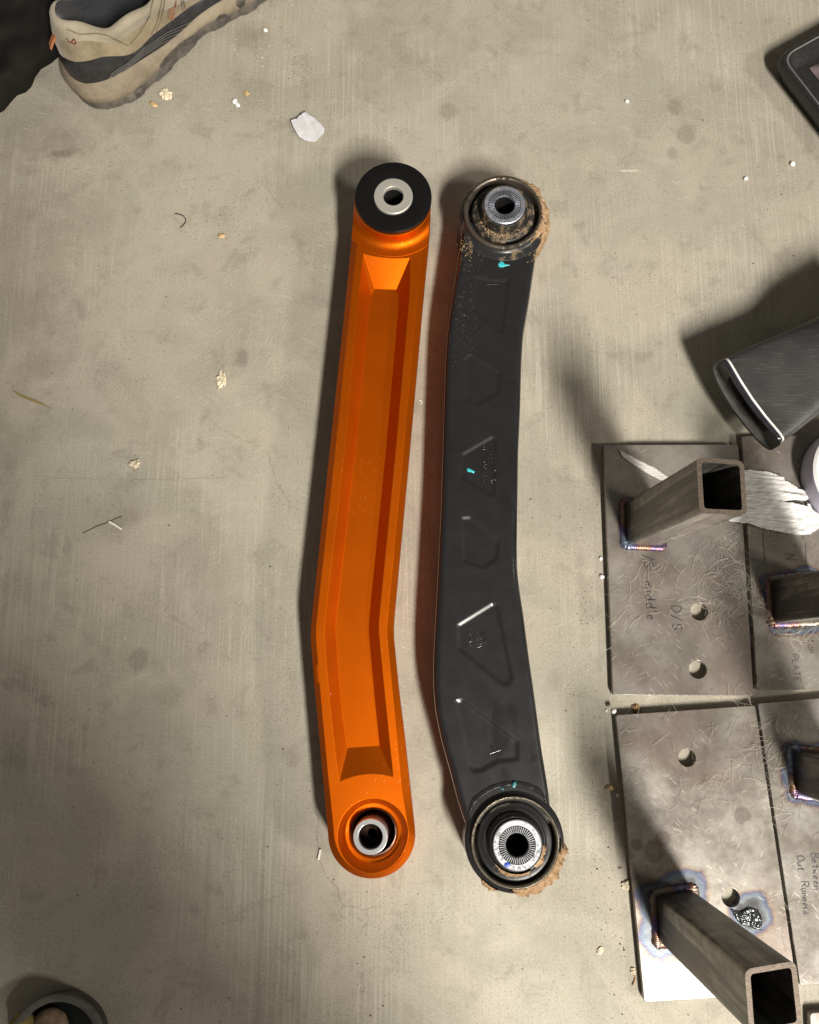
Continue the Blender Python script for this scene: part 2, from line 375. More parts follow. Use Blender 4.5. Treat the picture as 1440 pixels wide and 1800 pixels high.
def m_plate(name, tints, seed, base=(0.195, 0.174, 0.150), light=(0.325, 0.302, 0.270), origin=None, marks=()):
    """mill-scaled steel; tints: (world x, y, half w, half h, rotation) of welded feet that coloured it with heat"""
    g = Mat(name); v = g.map(g.pos(), loc=(seed*1.7, seed*0.9, 0))
    n1 = g.noise(26, 5, 0.6, v); n2 = g.noise(120, 5, 0.65, v); n3 = g.noise(9, 3, 0.5, v, 0.8)
    c = g.mix(g.sst(n1, 0.33, 0.68), base, light)
    c = g.mix(g.sst(n3, 0.50, 0.66, 0, 0.55), c, (0.205, 0.150, 0.125))
    c = g.mix(g.sst(n2, 0.58, 0.72, 0, 0.6), c, (0.12, 0.098, 0.08))
    xy = g.xyz(g.pos()); wob = g.noise(55, 3, 0.6, g.pos())
    for px, py, rx in marks:
        p = P(px, py, 0.008); k = SCL(px, py)*rx
        dx = g.m('SUBTRACT', xy[0], p.x); dy = g.m('SUBTRACT', xy[1], p.y)
        d = g.m('DIVIDE', g.m('SQRT', g.m('ADD', g.m('MULTIPLY', dx, dx), g.m('MULTIPLY', dy, dy))), k)
        d = g.m('ADD', d, g.m('MULTIPLY', g.m('SUBTRACT', wob, 0.5), 0.8))
        c = g.mix(g.sst(d, 1.0, 0.75, 0, 0.5), c, (0.10, 0.068, 0.055))
    scr = 0.0
    for k_, (rt, sx, sy, th) in enumerate(((0.55, 300, 20, 0.10), (-0.65, 260, 17, 0.09), (1.15, 340, 24, 0.10), (0.9, 210, 9, 0.075), (2.2, 300, 34, 0.11))):
        mk = g.sst(g.noise(24, 2, 0.5, g.map(v, loc=(k_*2.0, 4, 0))), 0.52, 0.64)
        scr = g.m('MAXIMUM', scr, g.m('MULTIPLY', g.dash(v, rt, sx, sy, k_*3.1, th), mk))
    c = g.mix(g.m('MULTIPLY', scr, 0.55), c, (0.62, 0.59, 0.54))
    fg = g.noise(1, 3, 0.6, g.map(v, (900, 60, 1), (0, 0, 0.4))); c = g.mix(g.sst(fg, 0.55, 0.75, 0, 0.25), c, (0.42, 0.38, 0.33))
    metal = 0.42; rough = g.m('ADD', g.m('ADD', 0.13, g.m('MULTIPLY', n2, 0.16)), g.m('MULTIPLY', n1, 0.12))
    for tx, ty, hw, hh, rot, reach in tints:
        q = g.xyz(g.map(g.pos(), loc=(0, 0, 0)))
        dx0 = g.m('SUBTRACT', xy[0], tx); dy0 = g.m('SUBTRACT', xy[1], ty)
        cr, sr = math.cos(rot), math.sin(rot)
        dx = g.m('ADD', g.m('MULTIPLY', dx0, cr), g.m('MULTIPLY', dy0, sr)); dy = g.m('SUBTRACT', g.m('MULTIPLY', dy0, cr), g.m('MULTIPLY', dx0, sr))
        ax = g.m('MAXIMUM', g.m('SUBTRACT', g.m('ABSOLUTE', dx), hw), 0.0); ay = g.m('MAXIMUM', g.m('SUBTRACT', g.m('ABSOLUTE', dy), hh), 0.0)
        d = g.m('SQRT', g.m('ADD', g.m('MULTIPLY', ax, ax), g.m('MULTIPLY', ay, ay)))
        d = g.m('DIVIDE', g.m('ADD', d, g.m('MULTIPLY', g.m('SUBTRACT', g.noise(38, 3, 0.6, v), 0.5), reach*1.5)), reach)
        tint = g.ramp(d, [(0.0, (0.05, 0.05, 0.053)), (0.18, (0.09, 0.093, 0.10)), (0.36, (0.165, 0.185, 0.205)), (0.50, (0.125, 0.155, 0.205)), (0.60, (0.085, 0.095, 0.165)), (0.70, (0.13, 0.085, 0.105)), (0.83, (0.24, 0.155, 0.09)), (1.0, (0.235, 0.19, 0.135))])
        c = g.mix(g.sst(d, 1.05, 0.50), c, tint)
    return g.P(color=c, metal=metal, rough=rough, normal=g.bump(g.m('ADD', n2, g.m('MULTIPLY', scr, 0.5)), 0.10, 0.0005, g.bevel(0.0006, 4)))

def m_tubesteel():
    g = Mat("mill_scale_tube"); v = g.obj()
    n = g.noise(60, 5, 0.65, v); s = g.noise(1, 4, 0.65, g.map(v, (330, 330, 7))); s2 = g.noise(1, 3, 0.6, g.map(v, (90, 90, 5), loc=(3, 0, 0)))
    c = g.mix(g.sst(n, 0.35, 0.66), (0.135, 0.128, 0.112), (0.27, 0.258, 0.23))
    c = g.mix(g.sst(s2, 0.48, 0.62, 0, 0.75), c, (0.050, 0.048, 0.044))
    c = g.mix(g.sst(s, 0.54, 0.72, 0, 0.7), c, (0.030, 0.029, 0.028))
    c = g.mix(g.sst(s, 0.40, 0.28, 0, 0.6), c, (0.46, 0.44, 0.40))
    c = g.mix(g.sst(g.noise(25, 3, 0.5, g.map(v, loc=(2, 0, 0))), 0.60, 0.72, 0, 0.4), c, (0.19, 0.12, 0.07))
    z = g.m('ADD', g.xyz(v)[2], g.m('MULTIPLY', g.m('SUBTRACT', n, 0.5), 0.03))
    c = g.mix(g.sst(z, 0.034, 0.004, 0, 0.8), c, (0.030, 0.031, 0.035))    # scale burnt dark next to the weld
    return g.P(color=c, metal=0.75, rough=g.m('ADD', 0.26, g.m('MULTIPLY', n, 0.26)), normal=g.bump(g.m('ADD', n, s), 0.16, 0.0005, g.bevel(0.0008, 4)))
M_TUBE = m_tubesteel()
def m_cut():
    g = Mat("saw_cut_steel"); n = g.noise(300, 3, 0.6, g.map(None, (1, 6, 1)))
    c = g.mix(g.sst(n, 0.3, 0.7), (0.070, 0.048, 0.034), (0.17, 0.14, 0.112))
    return g.P(color=c, metal=0.5, rough=0.55, normal=g.bump(n, 0.2, 0.0004, g.bevel(0.0005, 4)))
M_CUT = m_cut()
def m_weld():
    g = Mat("weld_bead"); n = g.noise(34, 4, 0.6)
    c = g.ramp(n, [(0.25, (0.10, 0.10, 0.11)), (0.40, (0.35, 0.30, 0.24)), (0.48, (0.36, 0.14, 0.06)), (0.55, (0.16, 0.12, 0.34)), (0.63, (0.32, 0.42, 0.60)), (0.75, (0.16, 0.155, 0.15))])
    return g.P(color=g.mix(0.45, c, (0.10, 0.098, 0.095)), metal=0.8, rough=0.36, normal=g.bump(g.noise(500, 3), 0.3, 0.0004))
M_WELD = m_weld()

# ------------------------------------------------------------------ floor
def build_floor():
    g = Geo(); g.add([(-2.5, -2.5, 0), (2.5, -2.5, 0), (2.5, 2.5, 0), (-2.5, 2.5, 0)], [(0, 1, 2, 3)])
    o = g.make("floor", M_CONC, smooth=0); tag(o, "dusty grey concrete floor with brush lines, stains and scratches", kind="structure")
    rnd = random.Random(5); mc = simple("crack_dirt", (0.20, 0.172, 0.130, 1), 0.9)
    for path, w in (([(552, 1425), (561, 1440), (556, 1470), (561, 1510), (573, 1540), (592, 1560), (601, 1592), (597, 1618)], 0.0005), ([(472, 796), (479, 822), (486, 848), (497, 866), (508, 880), (513, 900)], 0.0005),
                    ([(374, 740), (386, 752), (400, 760), (430, 774), (456, 786)], 0.0004), ([(469, 322), (478, 345), (490, 356), (500, 366)], 0.0004), ([(600, 1592), (640, 1598), (676, 1590)], 0.0003), ([(60, 836), (130, 841), (200, 843), (330, 842), (420, 838)], 0.0003)):
        d = []
        for i in range(len(path)-1):
            for k in range(6): d.append((lerp(path[i][0], path[i+1][0], k/6)+rnd.gauss(0, 1.0), lerp(path[i][1], path[i+1][1], k/6)+rnd.gauss(0, 1.0)))
        g = Geo(); g.ribbon([P(x, y, 0.0001) for x, y in d], [w*rnd.uniform(0.3, 1.2) for _ in d]); g.make("crack", mc, o, loc=(0, 0, 0), smooth=0)
build_floor()

# ------------------------------------------------------------------ orange control arm
def build_orange():
    base = P(650, 1000, 0)
    root = thing("control_arm", base, "long bent bar in orange anodised metal with a black disc on its upper end", "control arm")
    Lo = side_fn([(622, 385), (608, 526), (579, 800), (545.5, 1112), (552, 1197), (560, 1280), (577, 1467)], 26)
    Ro = side_fn([(757, 385), (743.5, 526), (719, 800), (690.5, 1107), (701.5, 1218), (709.5, 1280), (730, 1467)], 26)
    Li = side_fn([(632.5, 385), (617, 526), (588.5, 800), (554.4, 1110), (565, 1240), (577, 1367), (586.5, 1459)], 26)
    Ri = side_fn([(746.5, 385), (733, 526), (708.6, 800), (679.5, 1107), (692.3, 1240), (706, 1389), (718, 1459)], 26)
    NS = 90
    def outline(L, Rr, z, y0, y1, ryb, ryt):
        pts = []
        for i in range(NS+1):
            y = lerp(y0, y1, i/NS); pts.append(P(L(y), y, z))
        xa, xb = L(y1), Rr(y1); cx, rx = (xa+xb)/2, (xb-xa)/2
        for i in range(1, 48):
            a = math.pi - math.pi*i/48; pts.append(P(cx + rx*math.cos(a), y1 + ryb*math.sin(a), z))
        for i in range(NS+1):
            y = lerp(y1, y0, i/NS); pts.append(P(Rr(y), y, z))
        xa, xb = L(y0), Rr(y0); cx, rx = (xa+xb)/2, (xb-xa)/2
        for i in range(1, 48):
            a = math.pi*i/48; pts.append(P(cx + rx*math.cos(a), y0 - ryt*math.sin(a), z))
        return pts
    zt, zc, zb, zf = 0.045, 0.0395, 0.006, 0.0325
    ya, yb = P(678, 508, zf).y, P(640, 1312, zf).y
    zfl = lambda y: lerp(zf, 0.0370, min(1, max(0, (y-ya)/(yb-ya))))
    ro = outline(Lo, Ro, zc, 385, 1467, 77.5, 64); ri = outline(Li, Ri, zt, 385, 1459, 76, 54)
    rb = [Vector((p.x, p.y, zb)) for p in ro]
    rbi = [Vector((lerp(q.x, p.x, .9), lerp(q.y, p.y, .9), 0.001)) for p, q in zip(ro, ri)]
    g = Geo()
    g.loft([rb, ro]); g.loft([ro, ri]); g.loft([rb, rbi]); fill(g, rbi, [], 0.001)
    # pocket
    Pl = side_fn([(639, 446), (630, 520), (605, 800), (569.6, 1106), (580, 1240), (596, 1376)], 22)
    Pr = side_fn([(721, 453), (720, 520), (695, 800), (665, 1103), (678.6, 1240), (691.6, 1366)], 22)
    Fl = side_fn([(656, 508), (650, 528), (624.5, 800), (590, 1103), (601, 1240), (611, 1314)], 22)
    Fr = side_fn([(698, 509), (702, 526), (678, 800), (648, 1103), (660.6, 1240), (668, 1310)], 22)
    def pocket(L, Rr, z, tl, tr, bl, br, mid_t, mid_b):
        pts = []
        for i in range(71):
            y = lerp(tl[1], bl[1], i/70); x = L(y)
            if i == 0: x = tl[0]
            if i == 70: x = bl[0]
            pts.append(P(x, y, z))
        for k in range(1, 8):
            t = k/8; pts.append(P(lerp(bl[0], br[0], t), lerp(bl[1], br[1], t) + mid_b*4*t*(1-t), z))
        for i in range(71):
            y = lerp(br[1], tr[1], i/70); x = Rr(y)
            if i == 0: x = br[0]
            if i == 70: x = tr[0]
            pts.append(P(x, y, z))
        for k in range(1, 8):
            t = k/8; pts.append(P(lerp(tr[0], tl[0], t), lerp(tr[1], tl[1], t) + mid_t*4*t*(1-t), z))
        return pts
    pt = pocket(Pl, Pr, zt, (639, 446), (721, 453), (597, 1374), (691, 1366), 4.0, -9.0)
    pf = pocket(Fl, Fr, zf, (659, 508), (697, 509), (612, 1314), (668, 1310), 0, 0)
    pf = [Vector((p.x, p.y, zfl(p.y))) for p in pf]
    g.loft([pt, pf]); n0 = len(g.v); fill(g, pf, [], zf)
    for v_ in g.v[n0:]: v_.z = zfl(v_.y)
    # lower end: stepped seat for the joint
    c2 = P(656, 1469, zt); k2 = SCL(656, 1469, zt)
    n = 96; seat = circle(c2, 62.5*k2, zt, n)
    c1 = P(691.5, 346, 0.062); k1 = SCL(691.5, 346, 0.062)
    hole1 = circle(c1, 30*k1, zt, 64); g.lathe(c1, [(30*k1, zt), (30*k1, 0.002)], 64)
    fill(g, ri, [pt, seat, hole1], zt)
    prof = [(62.5, zt), (60.5, zt-0.0012), (52, zt-0.0085), (50.5, zt-0.0095), (44.5, zt-0.0100), (43.5, zt-0.0105), (41.5, zt-0.014), (41, 0.002)]
    g.lathe(c2, [(r*k2, z) for r, z in prof], n)
    body = g.make("body", M_ORANGE, root, smooth=11)
    # upper boss, clipped to the bar's outline
    c1 = P(691.5, 346, 0.062); k1 = SCL(691.5, 346, 0.062)
    rr = 67.5*k1; bz = 0.0575
    gb = Geo(); prof = [(31*k1, 0.02), (rr*1.42, 0.02), (rr*1.42, zt+0.0002)]
    r_f = bz - zt - 0.003
    for i in range(13):
        a = math.pi/2*i/12; rad = 0.0085
        prof.append((rr*1.03 + rad*(1-math.sin(a)) if True else 0, zt + 0.0002 + rad*(1-math.cos(a))))
    prof += [(rr*1.03, bz-0.0008), (rr*1.02, bz), (31*k1, bz), (31*k1, 0.02)]
    gb.lathe(c1, prof, 128)
    boss = gb.make("boss", M_ORANGE, root, smooth=25)
    gp = Geo()
    inset = [Vector((lerp(p.x, q.x, .04), lerp(p.y, q.y, .04), 0)) for p, q in zip(ro, ri)]
    gp.loft([[p + Vector((0, 0, 0.012)) for p in inset], [p + Vector((0, 0, 0.08)) for p in inset]], True, True, True)
    cut = gp.make("cutter", M_ORANGE, None, loc=WL[root.name], smooth=0)
    md = boss.modifiers.new("clip", 'BOOLEAN'); md.operation = 'INTERSECT'; md.object = cut; md.solver = 'EXACT'
    bpy.context.view_layer.update()
    me = bpy.data.meshes.new_from_object(boss.evaluated_get(bpy.context.evaluated_depsgraph_get()))
    boss.modifiers.clear(); boss.data = me
    me.polygons.foreach_set("use_smooth", [True]*len(me.polygons)); me.set_sharp_from_angle(angle=R(25))
    bpy.data.objects.remove(cut)
    # black disc and its steel sleeve
    gd = Geo(); t0 = bz + 0.0002; t1 = 0.0625
    gd.lathe(c1, [(30*k1, t0), (rr*0.985, t0), (rr*0.985, t0+0.0006), (rr, t0+0.0008), (rr, t1-0.0007), (rr-0.0003, t1-0.0002), (rr-0.0009, t1), (36.8*k1, t1), (35.8*k1, t1-0.0002), (35.2*k1, t1-0.0010), (34.6*k1, t1-0.002), (30*k1, t1-0.002)], 128)
    gd.make("disc", M_DISC, root)
    gs = Geo()
    gs.lathe(c1, [(34.2*k1, 0.05), (34.2*k1, t1+0.0006), (33.2*k1, t1+0.0012), (18.6*k1, t1+0.0012), (17.6*k1, t1+0.0004), (17.4*k1, 0.004)], 96)
    s = gs.make("sleeve", M_TURNED, root, loc=(c1.x, c1.y, 0.0))
    gh = Geo(); gh.lathe(c1, [(17.3*k1, t1-0.003), (17.2*k1, 0.003), (0.0001, 0.003)], 64); gh.make("bore", M_HOLE, s, loc=(c1.x, c1.y, 0))
    # joint in the lower end
    cs = P(651.3, 1471, 0.0455); ks = SCL(651, 1471, 0.0455)
    gj = Geo(); zc_ = 0.0215; rb_ = 41*k2*0.97
    prof = []
    for i in range(25):
        a = R(18 + 60*i/24); prof.append((rb_*1.02*math.cos(a), zc_ - 0.004 + rb_*0.95*math.sin(a)))
    gj.lathe((lerp(c2.x, cs.x, .5), lerp(c2.y, cs.y, .5)), prof, 96)
    gj.make("joint_ball", M_DARKSTEEL, root)
    gr = Geo(); gr.lathe(c2, [(40.8*k2, 0.0305), (38.2*k2, 0.0300), (37.2*k2, 0.0285), (37*k2, 0.012)], 96)
    gr.make("race", M_DARKSTEEL, root)
    gs = Geo(); zt2 = 0.0455
    gs.lathe(cs, [(30.5*ks, 0.006), (30.5*ks, zt2-0.0008), (29.8*ks, zt2), (22.0*ks, zt2), (21.0*ks, zt2-0.0008), (20.6*ks, zt2-0.0020), (20.4*ks, 0.001)], 96)
    s = gs.make("sleeve", M_CHROME, root)
    gh = Geo(); gh.lathe(cs, [(20.3*ks, zt2-0.0025), (20.2*ks, 0.001), (0.0001, 0.001)], 64); gh.make("bore", M_HOLE, s)
    # pale nicks in the channel wall
    gn = Geo()
    for x, y, l, w in ((581.5, 1198, 9, 2.6), (583, 1192, 6, 1.2), (586, 1193, 4, 1), (582, 1207, 8, 1.5), (580.6, 1219, 4, 1.2), (588.5, 1194, 5, 0.8)):
        k = (x - Pl(y))/(Fl(y) - Pl(y)); z = lerp(zt, zf, min(1, max(0, k))) + 0.0003
        gn.ribbon([P(x-0.5, y-l/2, z), P(x, y, z), P(x+0.6, y+l/2, z)], [0.0002, w*0.00045, 0.0002])
    gn.make("scratch_mark", simple("bare_nick", (0.95, 0.62, 0.5, 1), 0.4), root)
    return root
build_orange()

# ------------------------------------------------------------------ black control arm
FONT = {
 'A': [[(0, 0), (.35, 1), (.7, 0)], [(.13, .38), (.57, .38)]], 'F': [[(0, 0), (0, 1), (.6, 1)], [(0, .52), (.45, .52)]],
 'M': [[(0, 0), (0, 1), (.4, .45), (.8, 1), (.8, 0)]], 'O': [[(.35, 0), (.08, .15), (0, .5), (.08, .85), (.35, 1), (.62, .85), (.7, .5), (.62, .15), (.35, 0)]],
 'P': [[(0, 0), (0, 1), (.4, 1), (.6, .88), (.6, .62), (.4, .5), (0, .5)]], 'R': [[(0, 0), (0, 1), (.4, 1), (.6, .88), (.6, .62), (.4, .5), (0, .5)], [(.3, .5), (.65, 0)]],
 'D': [[(0, 0), (0, 1), (.3, 1), (.6, .8), (.65, .5), (.55, .15), (.3, 0), (0, 0)]], 'S': [[(.6, .85), (.35, 1), (.08, .88), (.05, .65), (.3, .52), (.55, .38), (.58, .14), (.3, 0), (0, .12)]],
 '/': [[(0, -.15), (.5, 1.15)]], 'T': [[(0, 1), (.7, 1)], [(.35, 1), (.35, 0)]], 'H': [[(0, 1), (0, 0)], [(0, .5), (.6, .5)], [(.6, 1), (.6, 0)]],
 'B': [[(0, 0), (.02, 1), (.42, .95), (.5, .75), (.1, .55), (.55, .4), (.55, .12), (.25, 0), (0, .05)]], 'E': [[(.6, 1), (0, 1), (0, 0), (.6, 0)], [(0, .52), (.45, .52)]],
 'N': [[(0, 0), (0, 1), (.6, 0), (.6, 1)]], 'L': [[(0, 1), (0, 0), (.55, 0)]], 'I': [[(.1, 0), (.1, 1)]], 'C': [[(.6, .85), (.35, 1), (.08, .8), (0, .5), (.08, .2), (.35, 0), (.6, .15)]],
 'G': [[(.6, .85), (.35, 1), (.08, .8), (0, .5), (.08, .2), (.35, 0), (.6, .15), (.6, .45), (.35, .45)]],
 'm': [[(0, .5), (.03, 0), (.05, .35), (.2, .5), (.28, .35), (.3, 0), (.33, .35), (.48, .5), (.56, .35), (.6, 0)]], 'i': [[(.1, .5), (.12, 0)], [(.1, .72), (.13, .74)]],
 'd': [[(.45, .4), (.2, .5), (.02, .25), (.15, 0), (.4, .1), (.48, .95), (.5, 0)]], 'l': [[(.1, .95), (.12, 0)]], 'e': [[(.02, .25), (.4, .3), (.3, .5), (.08, .4), (.05, .1), (.25, 0), (.45, .12)]],
 'u': [[(0, .5), (.03, .1), (.2, 0), (.38, .15), (.4, .5), (.44, 0)]], 't': [[(.2, .85), (.2, .1), (.35, 0)], [(0, .55), (.4, .55)]], 'n': [[(0, .5), (.03, 0), (.06, .32), (.25, .5), (.38, .3), (.42, 0)]],
 'r': [[(0, .5), (.03, 0), (.06, .32), (.25, .48)]], 's': [[(.4, .45), (.15, .5), (.05, .38), (.38, .2), (.3, .02), (0, 0)]], 'w': [[(0, .5), (.1, 0), (.25, .35), (.38, 0), (.52, .5)]],
 '0': [[(.3, 0), (.06, .15), (0, .5), (.06, .85), (.3, 1), (.54, .85), (.6, .5), (.54, .15), (.3, 0)]], '1': [[(.1, .8), (.3, 1), (.3, 0)]], '2': [[(.03, .8), (.28, 1), (.55, .8), (.5, .5), (0, 0), (.58, 0)]],
 '4': [[(.45, 0), (.45, 1), (0, .3), (.6, .3)]], '5': [[(.55, 1), (.08, 1), (.04, .55), (.35, .62), (.58, .35), (.45, .05), (.05, .03)]], '6': [[(.5, .95), (.2, .85), (.02, .35), (.15, .03), (.45, .05), (.55, .3), (.4, .52), (.08, .42)]],
 '7': [[(0, 1), (.58, 1), (.2, 0)]], '8': [[(.3, .52), (.06, .72), (.3, 1), (.54, .72), (.3, .52), (.02, .25), (.3, 0), (.58, .25), (.3, .52)]], '.': [[(.1, 0), (.14, .05)]], ' ': []}
def strokes(text, ox, oy, h, adv=None, up=(1, 0), run=(0, 1), jit=0.0):
    """polylines in photo pixels for writing that runs along «run» with its tops towards «up»"""
    out = []; x = 0.0
    for ch in text:
        st = FONT[ch]; w = max([p[0] for s_ in st for p in s_], default=0.35)
        for s_ in st:
            pl = []
            for a, b in s_:
                a2 = x + a + random.uniform(-jit, jit); b2 = b + random.uniform(-jit, jit)
                pl.append((ox + h*(b2*up[0] + a2*run[0]), oy + h*(b2*up[1] + a2*run[1])))
            out.append(pl)
        x += w + (adv or 0.28)
    return out
def dense(pl, n=4):
    o = []
    for i in range(len(pl)-1):
        for k in range(n): o.append((lerp(pl[i][0], pl[i+1][0], k/n), lerp(pl[i][1], pl[i+1][1], k/n)))
    return o + [pl[-1]]

def poly_sdf(x, y, poly):
    d = 1e9; n = len(poly); ins = False
    for i in range(n):
        ax, ay = poly[i]; bx, by = poly[i-1]
        ex, ey = bx-ax, by-ay; wx, wy = x-ax, y-ay
        t = max(0, min(1, (wx*ex+wy*ey)/(ex*ex+ey*ey))); qx, qy = wx-ex*t, wy-ey*t
        d = min(d, qx*qx+qy*qy)
        if (ay > y) != (by > y) and x < (bx-ax)*(y-ay)/(by-ay)+ax: ins = not ins
    d = math.sqrt(d); return -d if ins else d

EMB = [[(836, 484), (866, 491), (896, 491), (886, 586), (874, 582), (828, 545)],
       [(826, 621), (880, 655), (880, 690), (838, 714), (818, 702), (815, 632)],
       [(811, 798), (866, 766), (873, 772), (871, 871), (863, 873), (808, 838)],
       [(811, 909), (828, 908), (878, 950), (876, 983), (850, 1000), (813, 988)],
       [(803, 1099), (866, 1060), (875, 1064), (902, 1190), (896, 1204), (884, 1205), (806, 1142)],
       [(801, 1231), (813, 1229), (912, 1303), (911, 1337), (876, 1340), (847, 1356), (831, 1358), (825, 1350)]]
def shrink(poly, r):
    out = []; n = len(poly)
    area_ = sum(poly[i-1][0]*poly[i][1]-poly[i][0]*poly[i-1][1] for i in range(n)); sg = 1 if area_ > 0 else -1
    for i in range(n):
        p, a, b = poly[i], poly[i-1], poly[(i+1) % n]
        e1 = Vector((p[0]-a[0], p[1]-a[1])).normalized(); e2 = Vector((b[0]-p[0], b[1]-p[1])).normalized()
        n1 = Vector((-e1.y, e1.x))*sg; n2 = Vector((-e2.y, e2.x))*sg
        m_ = (n1+n2); m_ = m_/max(0.35, m_.dot(n1)) if m_.length > 1e-6 else n1
        out.append((p[0]+m_.x*r, p[1]+m_.y*r))
    return out
def build_black():
    base = P(872, 1000, 0)
    root = thing("control_arm", base, "black pressed steel bar with stamped triangles and muddy rubber bushings", "control arm")
    L = side_fn([(812, 400), (809, 429), (801, 484), (795, 528), (786.5, 585), (783, 640), (781, 700), (775, 900), (770, 1000), (765, 1090), (761.5, 1165), (762, 1210), (765.5, 1250), (776, 1302), (790, 1351), (805, 1410), (817, 1446)], 16)
    Rr = side_fn([(946, 400), (943, 445), (935, 498), (930.5, 530), (920, 589), (916.5, 640), (914.5, 720), (911, 800), (908.8, 960), (909.2, 1000), (913, 1035), (920, 1080), (929, 1150), (941, 1234), (951, 1311), (963.5, 1387), (970, 1446)], 16)
    zt, zm, rad = 0.0450, 0.0385, 0.0062
    polys = [shrink(p, 5) for p in EMB]; boxes = [(min(q[0] for q in p)-14, max(q[0] for q in p)+14, min(q[1] for q in p)-14, max(q[1] for q in p)+14) for p in EMB]
    NX = 84; rows = []; y = 398.0
    def surf_z(px, py):
        z = zt
        for pl, bx in zip(polys, boxes):
            if bx[0] < px < bx[1] and bx[2] < py < bx[3]:
                d = poly_sdf(px, py, pl) - 5
                z -= 0.0011*(1 - min(1, max(0, (d+5.0)/6.5)) if -5.0 < d < 1.5 else (1 if d <= -5.0 else 0))
        return z
    ys = []
    while y <= 1446: ys.append(y); y += 1.9
    for y in ys:
        a, b = P(L(y), y, zm), P(Rr(y), y, zm); wd = (b-a).length; row = []
        row.append(Vector((a.x+0.0004, a.y, 0.006)))
        row.append(Vector((a.x, a.y, zm-0.012)))
        for i in range(NX+1):
            t = i/NX
            # tighter samples at the rolled edges
            t = t*t*(3-2*t)*0.55 + t*0.45
            dd = min(t, 1-t)*wd; p = a.lerp(b, t)
            rz = 0 if dd >= rad else rad - math.sqrt(max(0, rad*rad - (rad-dd)**2))
            row.append(Vector((p.x, p.y, zt - rz)))
        row.append(Vector((b.x, b.y, zm-0.012))); row.append(Vector((b.x-0.0004, b.y, 0.006)))
        rows.append(row)
    # press the triangles in
    inv = []
    for yi, y in enumerate(ys):
        row = rows[yi]; xl, xr = L(y), Rr(y)
        for i in range(2, len(row)-2):
            p = row[i]
            # back to a photo pixel to look the stamping up
            d = p - Vector((0, 0, CAM_H)); dep = -(d.y*(-ST) + d.z*CT) if False else (d.y*ST - d.z*CT)
            px = 720 + F0*d.x/dep; py = 900 - F0*(d.y*CT + d.z*ST)/dep
            dz = zt - surf_z(px, py)
            if dz > 0: row[i] = Vector((p.x, p.y, p.z - dz))
    g = Geo(); g.loft(rows, closed=False)
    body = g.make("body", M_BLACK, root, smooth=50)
    bvh = BVHTree.FromPolygons([tuple(v) for v in g.v], g.f)
    def on(px, py, off=0.0001):
        h = bvh.ray_cast(Vector((0, 0, CAM_H)), ray(px, py).normalized())
        p = h[0] if h[0] is not None else P(px, py, zt)
        return p + Vector((0, 0, off))
    # raised stamped characters
    def emboss(name, pls, w, hgt=0.00016):
        gg = Geo()
        for pl in pls:
            d = dense(pl, 3); gg.tube([on(x, y, hgt*0.2) for x, y in d], w, 6)
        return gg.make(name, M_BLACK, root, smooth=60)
    emboss("stamped_text", strokes("05144287AC", 863, 780, 8.5, 0.32), 0.00042)
    emboss("stamped_text", strokes("6177 0081 G", 848.5, 781, 8.0, 0.30), 0.00040)
    emboss("stamped_letter", strokes("A", 861.5, 1311, 20), 0.00045)
    emboss("stamped_letter", strokes("F", 856, 500, 21), 0.00042)
    lg = []
    cx, cy, r = 844, 1122, 16
    lg.append([(cx-8 + r*math.cos(R(a))*1.15, cy + r*math.sin(R(a))) for a in range(-95, 96, 10)])
    lg.append([(cx-8, cy-11), (cx+1, cy-10), (cx+6, cy-5), (cx+1, cy-1), (cx-8, cy-1)]); lg.append([(cx-8, cy+3), (cx+2, cy+3), (cx+6, cy+6), (cx+1, cy+10), (cx-8, cy+10)])
    lg.append([(cx-10, cy+1), (cx+4, cy+1)])
    emboss("stamped_emblem", lg, 0.00042)
    emboss("stamped_text", strokes("MOPAR", 824.5, 1107, 6.2, 0.26), 0.00030)
    # paint dabs
    def dab(pts, mat):
        gg = Geo(); c = sum((Vector(p) for p in pts), Vector((0, 0)))/len(pts)
        ring = []; ring2 = []
        for i in range(len(pts)):
            a, b = Vector(pts[i]), Vector(pts[(i+1) % len(pts)])
            for k in range(4):
                q = a.lerp(b, k/4); ring.append(on(q.x, q.y, 0.0001)); q2 = q.lerp(c, 0.3); ring2.append(on(q2.x, q2.y, 0.0005))
        gg.loft([ring, ring2], True, False, True); return gg.make("paint_dab", mat, root, smooth=70)
    dab([(876, 464), (881, 459), (885, 461), (887, 464), (897, 466), (888, 468), (884, 470), (877, 469)], M_TEAL)
    dab([(821, 824), (824, 823), (830, 826), (835, 829), (833, 832), (828, 830), (822, 829)], M_TEAL)
    # eyes with rubber bushings
    def eye(cpx, cpy, r_out, r_rim, zr, z_r, r_rub, r_col, r_slv, r_hole, zs, mats, flare, rw):
        c = P(cpx, cpy, zr); k = SCL(cpx, cpy, zr); m_eye, m_rim, m_rub, m_slv = mats
        g = Geo(); ro, rr_ = r_out*k, r_rim*k
        g.lathe(c, [(ro*0.97, 0.002), (ro, 0.004), (ro, zr-0.0065), (ro-0.0006, zr-0.0055), (ro-0.0016, zr-0.0046), (rr_+rw+0.0002, zr-0.0036), (rr_+rw-0.0002, zr-0.0030)], 128)
        e = g.make("eye_collar", m_eye, root)
        g = Geo(); g.lathe(c, [(rr_+rw, zr-0.006), (rr_+rw-0.0002, zr-0.0010), (rr_+rw*0.6, zr-0.0002), (rr_+0.0002, zr), (rr_-0.0010, zr-0.0008), (rr_-0.0018, zr-0.003), (rr_-0.002, zr-0.013)], 128)
        g.make("eye_rim", m_rim, e)
